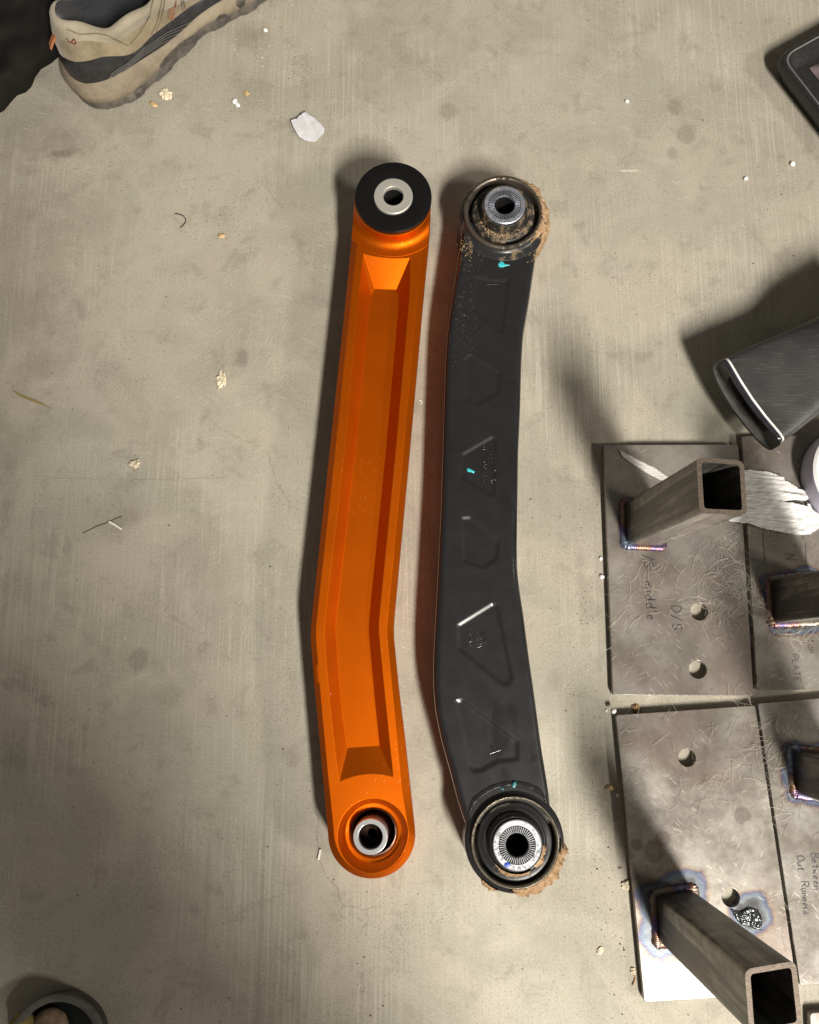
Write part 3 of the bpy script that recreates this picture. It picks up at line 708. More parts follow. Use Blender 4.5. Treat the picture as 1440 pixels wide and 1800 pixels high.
        if flare:
            g = Geo(); rf = flare*k; a0, a1 = (50, 152) if r_out > 80 else (208, 330); rings = []
            for j in range(81):
                t = j/80; a = R(lerp(a0, a1, t)); env = min(1, 7*t, 7*(1-t))**0.5; q = lerp(ro-0.0004, rf, env); wv = 0.0005*mnoise.noise(Vector((t*14, r_out, 2)))
                rings.append([(c.x+r_*math.cos(a), c.y+r_*math.sin(a), z_) for r_, z_ in ((ro-0.001, zr-0.005), (ro+0.0006, zr-0.0054), (lerp(ro, q, .5), zt+0.0012+wv), (lerp(ro, q, .93)+wv, zt+0.0006), (q+wv, zt-0.0006), (q-0.0006, zt-0.004))])
            g.loft(rings, closed=False)
            g.make("eye_weld", m_eye, e)
        g = Geo(); cs = P(*r_slv[:2], zs); ks = SCL(r_slv[0], r_slv[1], zs); rs = r_slv[2]*ks
        rb = r_rub*k; kk = ks*0.97
        g.lathe(c, [(rr_-0.002, zr-0.0125), (rb+0.0012, zr-0.012), (rb+0.0003, zr-0.006), (rb, z_r-0.0012), (rb-0.0010, z_r-0.0002), (rb-0.0022, z_r), (lerp(rb, rs, .45), z_r+0.0012), (lerp(rb, rs, .55), z_r+0.0004), (lerp(rb, rs, .62), z_r+0.0006), (r_col*kk, zs-0.0045), (rs+0.0016, zs-0.0016), (rs+0.0005, zs-0.0012), (rs-0.0002, zs-0.004)], 128)
        g.make("rubber", m_rub, root)
        g = Geo(); rh = r_hole*ks
        g.lathe(cs, [(rs, 0.03), (rs, zs-0.0006), (rs-0.0007, zs), (rh*1.58, zs)], 120)
        # radial teeth round the bolt hole
        NT_ = 0; n = 96; rings = []
        g.lathe(cs, [(rh*1.56, zs), (rh*1.55, zs-0.0009), (rh*1.0, zs-0.0009), (rh*0.97, zs-0.0012)], 96)
        g.lathe(cs, [(rh*0.97, zs-0.001), (rh*0.96, 0.002)], 64)
        s = g.make("sleeve", m_slv, root, loc=(cs.x, cs.y, 0), smooth=25)
        gt = Geo()                                # radial teeth round the bolt hole
        for j in range(48):
            a = 2*math.pi*j/48; w1, w0 = rh*0.115, rh*0.062; ca, sa = math.cos(a), math.sin(a); vs = []
            for zz, sh in ((zs-0.0009, 1.25), (zs+0.0001, 0.75)):
                for rad_, w in ((rh*1.02, w0*sh), (rh*1.53, w1*sh*0.72)):
                    for q in (-w/2, w/2): vs.append((cs.x+rad_*ca-q*sa, cs.y+rad_*sa+q*ca, zz))
            gt.add(vs, [(0, 1, 3, 2), (4, 6, 7, 5), (0, 4, 5, 1), (2, 3, 7, 6), (0, 2, 6, 4), (1, 5, 7, 3)])
        te = gt.make("serration", m_slv, s, loc=(cs.x, cs.y, 0), smooth=0); te["kind"] = "stuff"
        gg_ = Geo(); gg_.lathe(cs, [(rh*1.555, zs-0.00085), (rh*1.0, zs-0.00085)], 96); gg_.make("serration_base", M_HOLE, s, loc=(cs.x, cs.y, 0))
        gh = Geo(); gh.lathe(cs, [(rh*0.955, zs-0.0025), (rh*0.95, 0.002), (0.0001, 0.002)], 64); gh.make("bore", M_HOLE, s, loc=(cs.x, cs.y, 0))
        return c, k, cs, ks
    ct, kt, cst, kst = eye(885.5, 371.5, 77, 65, 0.052, 0.050, 55, 42, (887.5, 359.5, 36.5), 18.2, 0.0625, (M_EYE_DUSTY, M_RIM_DUSTY, M_RUBBER_DUSTY, M_ZINC), 87, 0.0028)
    cb, kb, csb, ksb = eye(906, 1481, 88, 75.5, 0.050, 0.048, 66, 48, (909.5, 1486, 43), 20.8, 0.0565, (M_EYE, M_RIM, M_RUBBER, M_ALU), 103, 0.0010)
    # blue dot and faded teal dabs
    def flat(pts, z, mat):
        gg = Geo(); r0 = [P(x, y, z) for x, y in pts]; c = sum(r0, Vector())/len(r0)
        gg.loft([r0, [p.lerp(c, .3) + Vector((0, 0, 0.0003)) for p in r0]], True, False, True); return gg.make("paint_dab", mat, root, smooth=70)
    flat([(886.5, 1522), (888, 1517), (893, 1516), (897, 1518), (897.5, 1522), (893, 1525), (889, 1524)], 0.0567, M_BLUE)
    for pts in ([(902, 1376), (907, 1374), (908, 1379), (905, 1385), (900, 1384)], [(881, 1384), (885, 1386), (886, 1389), (882, 1388)]): flat(pts, 0.0472, M_TEALD)
    # crusts of dried mud on the outer side of each eye
    def mud(c, r_in, r_out, a0, a1, z0, z1, seed, na=150, thick=1.0):
        gg = Geo(); rings = []
        for j in range(na+1):
            t = j/na; a = R(lerp(a0, a1, t)); env = min(1, 5*t, 5*(1-t))**0.6
            env *= 0.72 + 0.55*abs(mnoise.noise(Vector((t*6+seed, seed, 1))))
            prof = []
            for i in range(12):
                u = i/11; th = math.pi*u
                r = r_in + (r_out-r_in)*env*thick*min(1, u/0.32)**0.6*(1 if u < .8 else 1-0.5*(u-.8)/.2); z = lerp(z0, z1, u**0.8)
                bul = min(1, 1.6*math.sin(th))
                p = Vector((c.x+r*math.cos(a), c.y+r*math.sin(a), z))
                nn = fbm(p*130 + Vector((seed, 0, 0)), 6); n2 = mnoise.noise(p*700)
                rr = r + bul*(r_out-r_in)*env*(0.42*nn + 0.08*n2)
                prof.append(Vector((c.x+rr*math.cos(a), c.y+rr*math.sin(a), z + 0.0020*nn*bul + 0.0004*n2)))
            rings.append(prof)
        gg.loft(rings, closed=False); return gg.make("mud_crust", M_MUD, root, smooth=70)
    mud(ct, 72*kt, 89*kt, 96, -50, 0.050, 0.004, 3.1)
    mud(ct, 67*kt, 82*kt, 72, -46, 0.0520, 0.043, 8.2, thick=1.0)
    mud(cb, 82*kb, 106*kb, 4, -98, 0.0475, 0.004, 5.4)
    mud(cb, 78*kb, 97*kb, -12, -96, 0.0495, 0.042, 1.7, thick=1.0)
    mud(csb, 46*kb, 61*kb, -2, -52, 0.0530, 0.047, 6.6, 90)
    mud(csb, 50*kb, 60*kb, -60, -140, 0.0520, 0.047, 2.6, 90, 0.6)
    mud(csb, 86*kb, 93*kb, -112, -135, 0.0470, 0.040, 9.6, 60, 0.8)
    # loose sand grains caught round the upper bushing
    gg = Geo(); rnd = random.Random(4)
    def grain(p, s):
        q = [p + Vector((rnd.uniform(-1, 1), rnd.uniform(-1, 1), rnd.uniform(-.6, .8)))*s for _ in range(6)]
        gg.add(q, [(0, 1, 2), (0, 2, 3), (3, 2, 4), (1, 5, 2), (0, 3, 5), (4, 5, 3), (2, 5, 4), (0, 5, 1)])
    for _ in range(300):
        a = R(rnd.gauss(-105, 24)); r = rnd.gauss(46, 3.2)*kt
        grain(Vector((ct.x+r*math.cos(a), ct.y+r*math.sin(a), 0.0515)), rnd.uniform(0.0003, 0.0009))
    for _ in range(110):
        grain(on(rnd.gauss(826, 9), rnd.gauss(436, 9), 0.0003), rnd.uniform(0.0003, 0.0010))
    for _ in range(50):
        grain(on(rnd.gauss(936, 6), rnd.gauss(448, 9), 0.0003), rnd.uniform(0.0003, 0.0010))
    o = gg.make("sand_grains", simple("sand", (0.36, 0.25, 0.14, 1), 0.9, 0, 0, 0.5, 700), root, smooth=0); o["kind"] = "stuff"
build_black()

# ------------------------------------------------------------------ welded brackets: steel plates with square tubes
def plate_mesh(corners, z, th, holes, rc=0.002):
    top = rrect([P(x, y, z) for x, y in corners], rc, 4)
    g = Geo(); hl = []
    for (hx, hy, hr) in holes:
        c = P(hx, hy, z); hl.append((c, hr*SCL(hx, hy, z)))
    b1 = [Vector((p.x, p.y, z-0.0004)) for p in top]; b0 = [Vector((p.x, p.y, z-th)) for p in top]
    cen = sum(top, Vector())/len(top)
    ti = [p + (cen-p).normalized()*0.0004 for p in top]
    g.loft([b0, b1, ti]); fill(g, ti, [circle(c, r+0.0003, z, 40) for c, r in hl], z)
    fill(g, b0, [circle(c, r, z-th, 40) for c, r in hl], z-th)
    for c, r in hl: g.lathe(c, [(r+0.0003, z), (r, z-0.0004), (r, z-th)], 40)
    return g
def square_tube(name, root, base4, top4, wall=0.0032, rc=0.005):
    g = Geo()
    b = [Vector(p) for p in base4]; t = [Vector(p) for p in top4]
    def inner(q):
        c = sum(q, Vector())/4; out = []
        for i in range(4):
            a = (q[i-1]-q[i]).normalized(); d = (q[(i+1) % 4]-q[i]).normalized(); out.append(q[i] + (a+d)*wall)
        return out
    ob, ot = rrect(b, rc, 5), rrect(t, rc, 5); ib, it = rrect(inner(b), rc*0.5, 5), rrect(inner(t), rc*0.5, 5)
    g.loft([ob, [p.lerp(q, 0.5) for p, q in zip(ob, ot)], ot]); g.loft([it, ib])
    o = g.make(name, M_TUBE, root, loc=(b[0]+b[2])/2, smooth=28)
    g2 = Geo(); g2.loft([ot, it]); up = (t[0]-b[0]).normalized()*0.0001
    g2.v = [v+up for v in g2.v]
    g2.make("cut_end", M_CUT, o, loc=(b[0]+b[2])/2)
    return o
def weld(root, base4, r=0.0032, seed=1, skip=()):
    g = Geo(); b = [Vector(p) for p in base4]; n = 4
    for i in range(4):
        if i in skip: continue
        p, q = b[i], b[(i+1) % 4]; m_ = max(12, int((q-p).length/0.0011)); cen = (b[0]+b[2])/2
        out = ((p+q)/2 - cen); out.z = 0; out.normalize()
        rings = []
        for j in range(m_*3+1):
            t = -0.05 + 1.10*j/(m_*3); c = p.lerp(q, t) + out*(0.0006 + 0.0006*mnoise.noise(Vector((t*7, seed, i))))
            rp = r*(0.90 + 0.08*abs(math.sin(math.pi*j/3.0*0.9)) + 0.12*mnoise.noise(Vector((t*11, seed+3, i))))
            if t < 0 or t > 1: rp *= 0.7
            ring = []
            d = (q-p).normalized()
            for k in range(9):
                a = R(-10 + 200*k/8); ring.append(c + out*rp*1.25*math.cos(a) + Vector((0, 0, 1))*rp*0.8*max(-0.1, math.sin(a)) - d*0.0009*math.sin(a))
            rings.append(ring)
        g.loft(rings, closed=False)
    return g.make("weld_bead", M_WELD, root, smooth=60)
def marker(root, pls, z, w=0.00075, mat=None):
    g = Geo()
    for pl in pls:
        d = dense(pl, 3); n = len(d)
        g.ribbon([P(x, y, z+0.00012) for x, y in d], [w*(0.55 + 0.45*math.sin(math.pi*min(1, (i+1)/(n))))+w*0.15 for i in range(n)])
    o = g.make("marker_writing", mat or M_INK, root, smooth=0); return o
def shift4(top, bl_px, tl_px, zb, zt_):
    """foot of a straight tube: its top section set down so that its two left corners stand where the photo shows them"""
    t = [Vector(p) for p in top]; a = (P(*bl_px, zb) + P(*tl_px, zb))/2; m_ = (t[0]+t[3])/2
    off = a - m_; return [p + off for p in t]

ZP = 0.008
def rect_info(b4):
    c = (b4[0]+b4[2])/2; e = b4[1]-b4[0]; f = b4[2]-b4[1]
    return (c.x, c.y, e.length/2, f.length/2, math.atan2(e.y, e.x))
def build_plates():
    # A: upper left bracket
    zt_ = 0.188
    top = [P(1224, 803, zt_), P(1308, 810, zt_), P(1314, 906, zt_), P(1230, 902, zt_)]
    b4 = shift4(top, (1100, 961), (1097, 879), ZP, zt_)
    mA = m_plate("scaled_steel_upper", [(*rect_info(b4), 0.0065)], 1.0, marks=())
    cen = P(1190, 1000, 0)
    r = thing("steel_bracket", cen, "steel plate marked D/S middle, square tube standing at its top left", "bracket", "welded brackets lying on the floor")
    plate_mesh([(1061, 782), (1298, 781), (1325, 1224), (1078, 1222)], ZP, 0.0078, [(1229.5, 1075, 15.2), (1227, 1177, 15.5)]).make("plate", mA, r)
    square_tube("tube", r, b4, top); weld(r, b4, 0.0034, 2)
    marker(r, strokes("D/S", 1181, 1065, 17, 0.35, (1, 0.05), (0.03, 1), 0.03), ZP, 0.0008)
    marker(r, strokes("/S", 1132, 976, 16, 0.2, (1, 0.05), (0.05, 1), 0.02) + strokes("m i d d l e", 1133, 1022, 19, -0.05, (1, 0.0), (0.08, 1), 0.02), ZP, 0.0008)
    # B: upper right bracket
    z3 = 0.19
    b3 = [P(1353, 1021, 0.0075), P(1432, 1012, 0.0075), P(1442, 1092, 0.0075), P(1358, 1096, 0.0075)]
    t3 = [p + Vector((0.002, 0.0, z3-0.0075)) for p in b3]
    mB = m_plate("scaled_steel_right", [(*rect_info(b3), 0.011)], 3.0)
    r = thing("steel_bracket", P(1440, 1000, 0), "steel plate with faint marker lines, dark square tube cut off by the right edge", "bracket", "welded brackets lying on the floor")
    plate_mesh([(1304, 766), (1560, 764), (1592, 1214), (1331, 1212)], 0.0075, 0.0073, []).make("plate", mB, r)
    square_tube("tube", r, b3, t3); weld(r, b3, 0.0034, 5)
    marker(r, strokes("TOP", 1420, 1124, 9, 0.3, (1, 0.02), (0.06, 1), 0.03) + strokes("PLATE", 1393, 1150, 11, 0.3, (1, 0.05), (0.08, 1), 0.03), 0.0075, 0.0006, M_INKF)
    for ln in ([(1341, 934), (1345, 990)], [(1416.5, 955), (1418, 1000)]): marker(r, [ln], 0.0075, 0.0007, M_INKF)
    marker(r, strokes("N", 1380, 974, 19, 0.3, (1, 0.08), (0.05, 0.8), 0.05), 0.0075, 0.0009, M_INKF)
    # C: lower left bracket
    top = [P(1309, 1704, zt_), P(1399, 1689, zt_), P(1412, 1806, zt_), P(1318, 1822, zt_)]
    b4 = shift4(top, (1152, 1659), (1157, 1572), ZP, zt_)
    gm = P(1322, 1605, ZP)
    mC = m_plate("scaled_steel_lower", [(*rect_info(b4), 0.019), (gm.x, gm.y, 0.006, 0.006, 0.3, 0.014)], 5.0, marks=((1305, 1433, 16), (1150, 1495, 22), (1165, 1475, 16), (1120, 1485, 12)), light=(0.355, 0.33, 0.295))
    r = thing("steel_bracket", P(1230, 1500, 0), "lower steel plate with blue heat marks round a square tube leaning to the bottom right", "bracket", "welded brackets lying on the floor")
    plate_mesh([(1083, 1257), (1328, 1240), (1403, 1746), (1133, 1762)], ZP, 0.0078, [(1208, 1332, 15.2), (1285, 1578, 15.5)]).make("plate", mC, r)
    square_tube("tube", r, b4, top); weld(r, b4, 0.0036, 8)
    g = Geo(); slag = [(1282, 1596), (1300, 1600), (1316, 1592), (1330, 1597), (1338, 1606), (1341, 1622), (1339, 1636), (1328, 1634), (1318, 1630), (1302, 1626), (1292, 1614)]; idx = {}; st_ = 1.4
    for i in range(45):                         # frozen run of molten metal beside the foot
        for j in range(36):
            if poly_sdf(1280+i*st_+st_/2, 1590+j*st_+st_/2, slag) < 0:
                q = []
                for di, dj in ((0, 0), (1, 0), (1, 1), (0, 1)):
                    key = (i+di, j+dj)
                    if key not in idx:
                        px, py = 1280+key[0]*st_, 1590+key[1]*st_; dd = max(0, -poly_sdf(px, py, slag) + 1.5*mnoise.noise(Vector((px*.2, py*.2, 2))))
                        idx[key] = len(g.v); g.v.append(P(px, py, ZP) + Vector((0, 0, -0.0003 + 0.0022*min(1, dd/6)**0.6*(0.55 + 0.8*abs(mnoise.noise(Vector((px*.11, py*.07, 4))))) + 0.0008*mnoise.noise(Vector((px*.35, py*.25, 9)))*min(1, dd/4))))
                    q.append(idx[key])
                g.f.append(tuple(q))
    g.make("weld_spatter", simple("grey_weld_slag", (0.075, 0.082, 0.088, 1), 0.24, 0.75, 0, 0.4, 300, 0.3), r, smooth=70)
    # D: lower right bracket
    b3 = [P(1391, 1318, 0.0095), P(1470, 1326, 0.0095), P(1478, 1405, 0.0095), P(1398, 1396, 0.0095)]
    t3 = [p + Vector((0.0, -0.003, 0.18)) for p in b3]
    mD = m_plate("scaled_steel_corner", [(*rect_info(b3), 0.011)], 8.0, light=(0.37, 0.352, 0.325))
    r = thing("steel_bracket", P(1450, 1480, 0), "scratched steel plate marked Between Out Runners with a tube at the right edge", "bracket", "welded brackets lying on the floor")
    plate_mesh([(1332.5, 1237), (1600, 1213), (1642, 1722), (1407, 1733)], 0.0095, 0.0093, []).make("plate", mD, r)
    square_tube("tube", r, b3, t3); weld(r, b3, 0.0036, 11)
    marker(r, strokes("Out", 1401, 1504, 13, 0.22, (1, 0.05), (0.10, 1), 0.02) + strokes("Runners", 1408.5, 1550, 13.5, 0.2, (1, 0.0), (0.08, 1), 0.02) + strokes("Between", 1426, 1500, 15, 0.17, (1, 0.05), (0.09, 1), 0.02), 0.0095, 0.00075)
    # E: corner of a further piece at the lower right corner
    mE = m_plate("bright_steel_corner", [], 12.0, light=(0.55, 0.54, 0.52))
    g = plate_mesh([(1424, 1781), (1540, 1772), (1560, 1960), (1432, 1968)], 0.0080, 0.0078, [], 0.003)
    o = g.make("steel_plate", mE, None, loc=P(1470, 1850, 0)); tag(o, "pale corner of a steel plate at the bottom right edge of the photo", "steel plate")
build_plates()

# ------------------------------------------------------------------ pet hair on the plates and floor
def build_hair():
    rnd = random.Random(11); g = Geo()
    def hair(px, py, ln, z, rad):
        a = rnd.uniform(0, 2*math.pi); bend = rnd.gauss(0, 1.2); p = Vector((px, py)); pts = []; n = 7
        for i in range(n):
            pts.append(P(p.x, p.y, z + 0.0005 + 0.0012*math.sin(math.pi*i/(n-1))*rnd.uniform(.5, 1)))
            p = p + Vector((math.cos(a), math.sin(a)))*ln/(n-1); a += bend/n + rnd.gauss(0, 0.15)
        g.tube(pts, rad, 3, False)
    for (cx, cy, sx, sy, n, z) in ((1275, 1040, 36, 42, 120, ZP), (1290, 960, 22, 26, 40, ZP), (1110, 1070, 22, 40, 36, ZP), (1190, 1010, 50, 30, 26, ZP), (1335, 1060, 16, 30, 60, ZP), (1385, 1115, 30, 10, 60, ZP),
                                   (1300, 1300, 34, 40, 60, ZP), (1370, 1330, 24, 36, 80, 0.0095), (1240, 1420, 60, 60, 46, ZP), (1160, 1290, 40, 40, 20, ZP), (1370, 1420, 24, 20, 30, 0.0095), (1410, 1560, 18, 70, 24, 0.0095)):
        for _ in range(n):
            hair(rnd.gauss(cx, sx), rnd.gauss(cy, sy), rnd.uniform(10, 46), z + 0.0003, rnd.uniform(0.00005, 0.00011))
    o = g.make("hair_fibres", simple("pale_hair", (0.52, 0.47, 0.40, 1), 0.6), None, loc=P(1270, 1100, ZP), smooth=0)
    tag(o, "pale stray hairs matted over the steel plates", "hair", kind="stuff")
build_hair()

# ------------------------------------------------------------------ white torn strip between the tubes
def build_paper():
    def sheet(name, poly, z, seed, label, cat, ridge_dir, mat, amp=0.0012, curl=0.004, step=2.2, fr=0.28):
        x0, x1 = min(p[0] for p in poly), max(p[0] for p in poly); y0, y1 = min(p[1] for p in poly), max(p[1] for p in poly)
        nx, ny = int((x1-x0)/step)+2, int((y1-y0)/step)+2; idx = {}; g = Geo(); fs = []
        def hz(px, py):
            u = (px-x0)*ridge_dir[0] + (py-y0)*ridge_dir[1]; w_ = -(px-x0)*ridge_dir[1] + (py-y0)*ridge_dir[0]
            return amp*(mnoise.noise(Vector((u*0.012, w_*fr, seed)))) + amp*0.6*mnoise.noise(Vector((u*.02, w_*fr*2.3, seed+4))) + curl*(0.5+0.5*mnoise.noise(Vector((px*.018, py*.022, seed+9))))
        cells = []
        for i in range(nx):
            for j in range(ny):
                if poly_sdf(x0+(i+.5)*step, y0+(j+.5)*step, poly) < 0.6: cells.append((i, j))
        for (i, j) in cells:
            q = []
            for di, dj in ((0, 0), (1, 0), (1, 1), (0, 1)):
                key = (i+di, j+dj)
                if key not in idx:
                    px, py = x0+key[0]*step, y0+key[1]*step; d = poly_sdf(px, py, poly)
                    if d > -step*0.8:           # draw the rim onto the torn outline
                        best = None
                        for k in range(len(poly)):
                            a, b = Vector(poly[k]), Vector(poly[k-1]); e = b-a; t = max(0, min(1, (Vector((px, py))-a).dot(e)/e.length_squared)); c = a+e*t
                            dd = (c-Vector((px, py))).length
                            if best is None or dd < best[0]: best = (dd, c)
                        px, py = best[1]
                    idx[key] = len(g.v); g.v.append(P(px, py, z) + Vector((0, 0, hz(px, py))))
                q.append(idx[key])
            if len(set(q)) == 4: g.f.append(tuple(q))
        o = g.make(name, mat, None, loc=P((x0+x1)/2, (y0+y1)/2, z), smooth=60)
        sol = o.modifiers.new("thickness", 'SOLIDIFY'); sol.thickness = 0.0003; sol.offset = 1
        return tag(o, label, cat)
    def m_paper(name, a, b, sx, rot):
        g = Mat(name); n = g.noise(1, 4, 0.65, g.map(None, (60, sx, 1), (0, 0, rot)))
        return g.P(color=g.mix(g.sst(n, 0.34, 0.62), a, b), rough=0.55, spec=0.3, normal=g.bump(n, 0.12, 0.0006))
    strip = m_paper("streaked_white_film", (0.55, 0.53, 0.51), (0.80, 0.79, 0.78), 900, 0.0)
    o = sheet("torn_tape", [(1296, 830), (1316, 826), (1330, 828), (1350, 830), (1374, 837), (1380, 845), (1394, 853), (1404, 860), (1426, 869), (1431, 874), (1421, 877), (1414, 881), (1396, 879), (1370, 882), (1392, 884), (1416, 890), (1430, 897), (1445, 908), (1437, 930), (1424, 939), (1400, 941), (1376, 936), (1340, 929), (1312, 920), (1282, 917), (1270, 900), (1275, 850)],
          0.0105, 2.0, "streaked white torn sheet lying across two plates right of the upper tube", "torn sheet", (1, 0.12), strip, 0.0014, 0.003)
    o = sheet("torn_tape", [(1087, 790), (1096, 795), (1120, 808), (1150, 822), (1175, 838), (1180, 850), (1160, 843), (1140, 833), (1110, 815), (1094, 803)], 0.0084, 6.0, "thin white torn sliver on the plate left of the upper tube", "torn sheet", (0.85, 0.5), m_paper("thin_white_film", (0.40, 0.38, 0.35), (0.62, 0.60, 0.57), 900, 0.5), 0.0006, 0.0008)
    o = sheet("torn_tape", [(1419, 886), (1423, 885), (1428, 894), (1424, 897)], 0.0115, 7.0, "tiny white flake beside the torn white sheet", "torn sheet", (1, 0), strip, 0.0004, 0.0006, 1.2)
    mp = simple("white_paper", (0.60, 0.60, 0.63, 1), 0.7, 0, 0, 0.08, 200)
    sheet("paper_scrap", [(512, 215), (522, 210), (531, 204), (538, 199), (545, 206), (554, 211), (563, 219), (571, 229), (570, 238), (566, 243), (557, 251), (551, 253), (538, 250), (526, 243), (518, 230), (514, 221)], 0.0012, 3.0, "torn white scrap of paper above the orange bar", "paper scrap", (0.5, 0.85), mp, 0.0012, 0.006, 2.0, 0.07)
build_paper()

# ------------------------------------------------------------------ flared nozzle, roll, tray at the right
def build_right():
    # dark flared nozzle: flat oval mouth at left, round neck out of the picture to the right
    mp = Mat("dark_grey_plastic"); v = mp.obj()
    n = mp.noise(500, 4, 0.6); n2 = mp.noise(30, 4); ss = mp.noise(1, 3, 0.6, mp.map(v, (60, 700, 60), (0, 0, 0.5)))
    c = mp.mix(mp.sst(n2, 0.3, 0.7), (0.028, 0.028, 0.029), (0.046, 0.045, 0.044)); c = mp.mix(mp.sst(ss, 0.55, 0.75, 0, 0.4), c, (0.11, 0.105, 0.1))
    mp.P(color=c, rough=mp.m('ADD', 0.34, mp.m('MULTIPLY', ss, 0.2)), normal=mp.bump(mp.m('ADD', n, ss), 0.25, 0.0006))
    zt_ = 0.062
    A, B = P(1281, 624, zt_), P(1381, 773, zt_ - 0.004)            # ends of the bright edge
    mid = (A+B)/2; ax = (B-A); half = ax.length/2; ax.normalize(); ax.z = 0; ax.normalize()
    out = Vector((ax.y, -ax.x, 0)); out = -out if out.x > 0 else out    # towards the mouth (left)
    root = thing("nozzle", Vector((mid.x - out.x*0.05, mid.y - out.y*0.05, 0)), "dark grey flared plastic nozzle with a thin white line along its mouth", "nozzle")
    def section(s, hw, hh, zc, bow, n=72, e=3.4):
        pts = []
        for j in range(n):
            a = 2*math.pi*j/n; ca, sa = math.cos(a), math.sin(a)
            x = hw*math.copysign(abs(ca)**(2/e), ca); z = hh*math.copysign(abs(sa)**(2/e), sa)
            q = mid + ax*x - out*(s) + out*bow*(1-(x/hw)**2); pts.append(Vector((q.x, q.y, zc + z)))
        return pts
    secs = []
    for s, hw, top_, bot in ((0.0, 1.0, .062, .032), (0.012, .985, .0625, .0315), (0.03, .94, .063, .030), (0.05, .885, .064, .027), (0.066, .84, .067, .022), (0.076, .81, .073, .016), (0.084, .795, .081, .010), (0.092, .785, .089, .006), (0.105, .78, .095, .004), (0.15, .78, .098, .003)):
        secs.append(section(s, half*hw, (top_-bot)/2, (top_+bot)/2, 0.004, 96, lerp(6, 2.4, min(1, s/0.09))))
    secs.reverse()
    g = Geo(); g.loft(secs); g.make("body", mp.mat, root, smooth=60)
    zc_, hh_ = 0.047, 0.015
    g = Geo(); g.loft([section(-0.0002, half*1.0, hh_+0.0001, zc_, 0.004, 96, 6), section(-0.0016, half*1.002, hh_+0.0005, zc_, 0.004, 96, 6), section(-0.0021, half*0.998, hh_, zc_, 0.004, 96, 6)]); g.make("edge_line", simple("white_edge", (0.85, 0.85, 0.86, 1), 0.25, 0.0), root)
    lip = simple("glossy_black_plastic", (0.022, 0.022, 0.028, 1), 0.18, 0, 0.0006, 0.2)
    front = simple("front_grey_plastic", (0.085, 0.083, 0.076, 1), 0.55, 0, 0.0006, 0.35, 60)
    g = Geo(); g.loft([section(-0.0021, half*0.998, hh_, zc_, 0.004, 96, 6), section(-0.0044, half*1.02, hh_+0.0002, zc_, 0.0045, 96, 6), section(-0.0052, half*1.035, hh_-0.0006, zc_, 0.005, 96, 6), section(-0.0048, half*1.02, hh_-0.0026, zc_, 0.005, 96, 6)]); g.make("lip", lip, root, smooth=35)
    g = Geo(); g.loft([section(-0.0048, half*1.02, hh_-0.0026, zc_, 0.005, 96, 6), section(-0.0020, half*0.95, hh_-0.0036, zc_, 0.004, 96, 6), section(-0.0016, half*0.66, hh_-0.0055, zc_, 0.003, 96, 6), section(-0.0004, half*0.65, hh_-0.0060, zc_, 0.003, 96, 6)]); g.make("front_face", front, root, smooth=35)
    g = Geo(); g.loft([section(-0.0004, half*0.65, hh_-0.0060, zc_, 0.003, 96, 6), section(0.0004, half*0.62, hh_-0.0070, zc_, 0.003, 96, 6)], True, False, True); g.make("inset_panel", simple("matte_black", (0.010, 0.010, 0.010, 1), 0.5, 0, 0, 0.4, 80), root, smooth=35)
    # neck ring seen at the edge of the picture
    g = Geo(); qa = section(0.112, half*0.785, 0.0475, 0.050, 0.0, 96, 2.4); qb = section(0.116, half*0.80, 0.0490, 0.050, 0, 96, 2.4); qc = section(0.120, half*0.785, 0.0475, 0.050, 0, 96, 2.4); g.loft([qa, qb, qc]); g.make("neck_ring", lip, root, smooth=60)
    # black underside of the neck / hose
    g = Geo(); h0 = [Vector((p.x, p.y, p.z)) for p in section(0.150, half*0.6, 0.034, 0.042, 0, 48, 2)]; h1 = section(0.30, half*0.6, 0.034, 0.042, 0, 48, 2); g.loft([h0, h1], True, True, True); g.make("hose", lip, root, smooth=60)
    # white roll
    c = P(1520, 832, 0.03); k = SCL(1520, 832, 0.03); rr = 93*k
    r = thing("tape_roll", Vector((c.x, c.y, 0.0075)), "white roll with a lavender rim at the right edge beside the torn sheet", "tape roll")
    g = Geo(); g.lathe(c, [(rr*0.55, 0.0085), (rr*0.97, 0.0085), (rr, 0.010), (rr, 0.030), (rr*0.985, 0.0315)], 96); g.lathe(c, [(rr*0.55, 0.0085), (rr*0.55, 0.0312)], 64); g.make("rim", simple("lavender_card", (0.50, 0.48, 0.60, 1), 0.5), r)
    g = Geo(); g.lathe(c, [(rr*0.985, 0.0315), (rr*0.93, 0.033), (rr*0.55, 0.0312)], 96); g.make("face", simple("white_card", (0.80, 0.79, 0.80, 1), 0.5), r)
    g = Geo(); c = P(1431, 859, 0.013); rings = []
    for i in range(9):
        a = math.pi*i/8; rings.append(circle(c, max(1e-5, 0.0045*math.sin(a)), 0.0077 + 0.0045*(1-math.cos(a)), 20))
    g.loft(rings); o = g.make("knob", simple("black_knob_plastic", (0.02, 0.02, 0.021, 1), 0.3), None, loc=(c.x, c.y, 0.0077), smooth=60); tag(o, "small round black knob against the white roll", "knob")
    # black tray in the upper right corner
    zt_ = 0.024
    mt = simple("tray_black_plastic", (0.018, 0.018, 0.018, 1), 0.38, 0, 0.0008, 0.3, 400, 0.1)
    cn = [P(1366, 98, zt_), P(1560, -10, zt_), P(1660, 150, zt_), P(1466, 240, zt_)]
    e1 = (cn[1]-cn[0]).normalized(); e2 = Vector((e1.y, -e1.x, 0)); wd, hg = 0.20, 0.26
    cn = [cn[0], cn[0]+e1*wd, cn[0]+e1*wd+e2*hg, cn[0]+e2*hg]
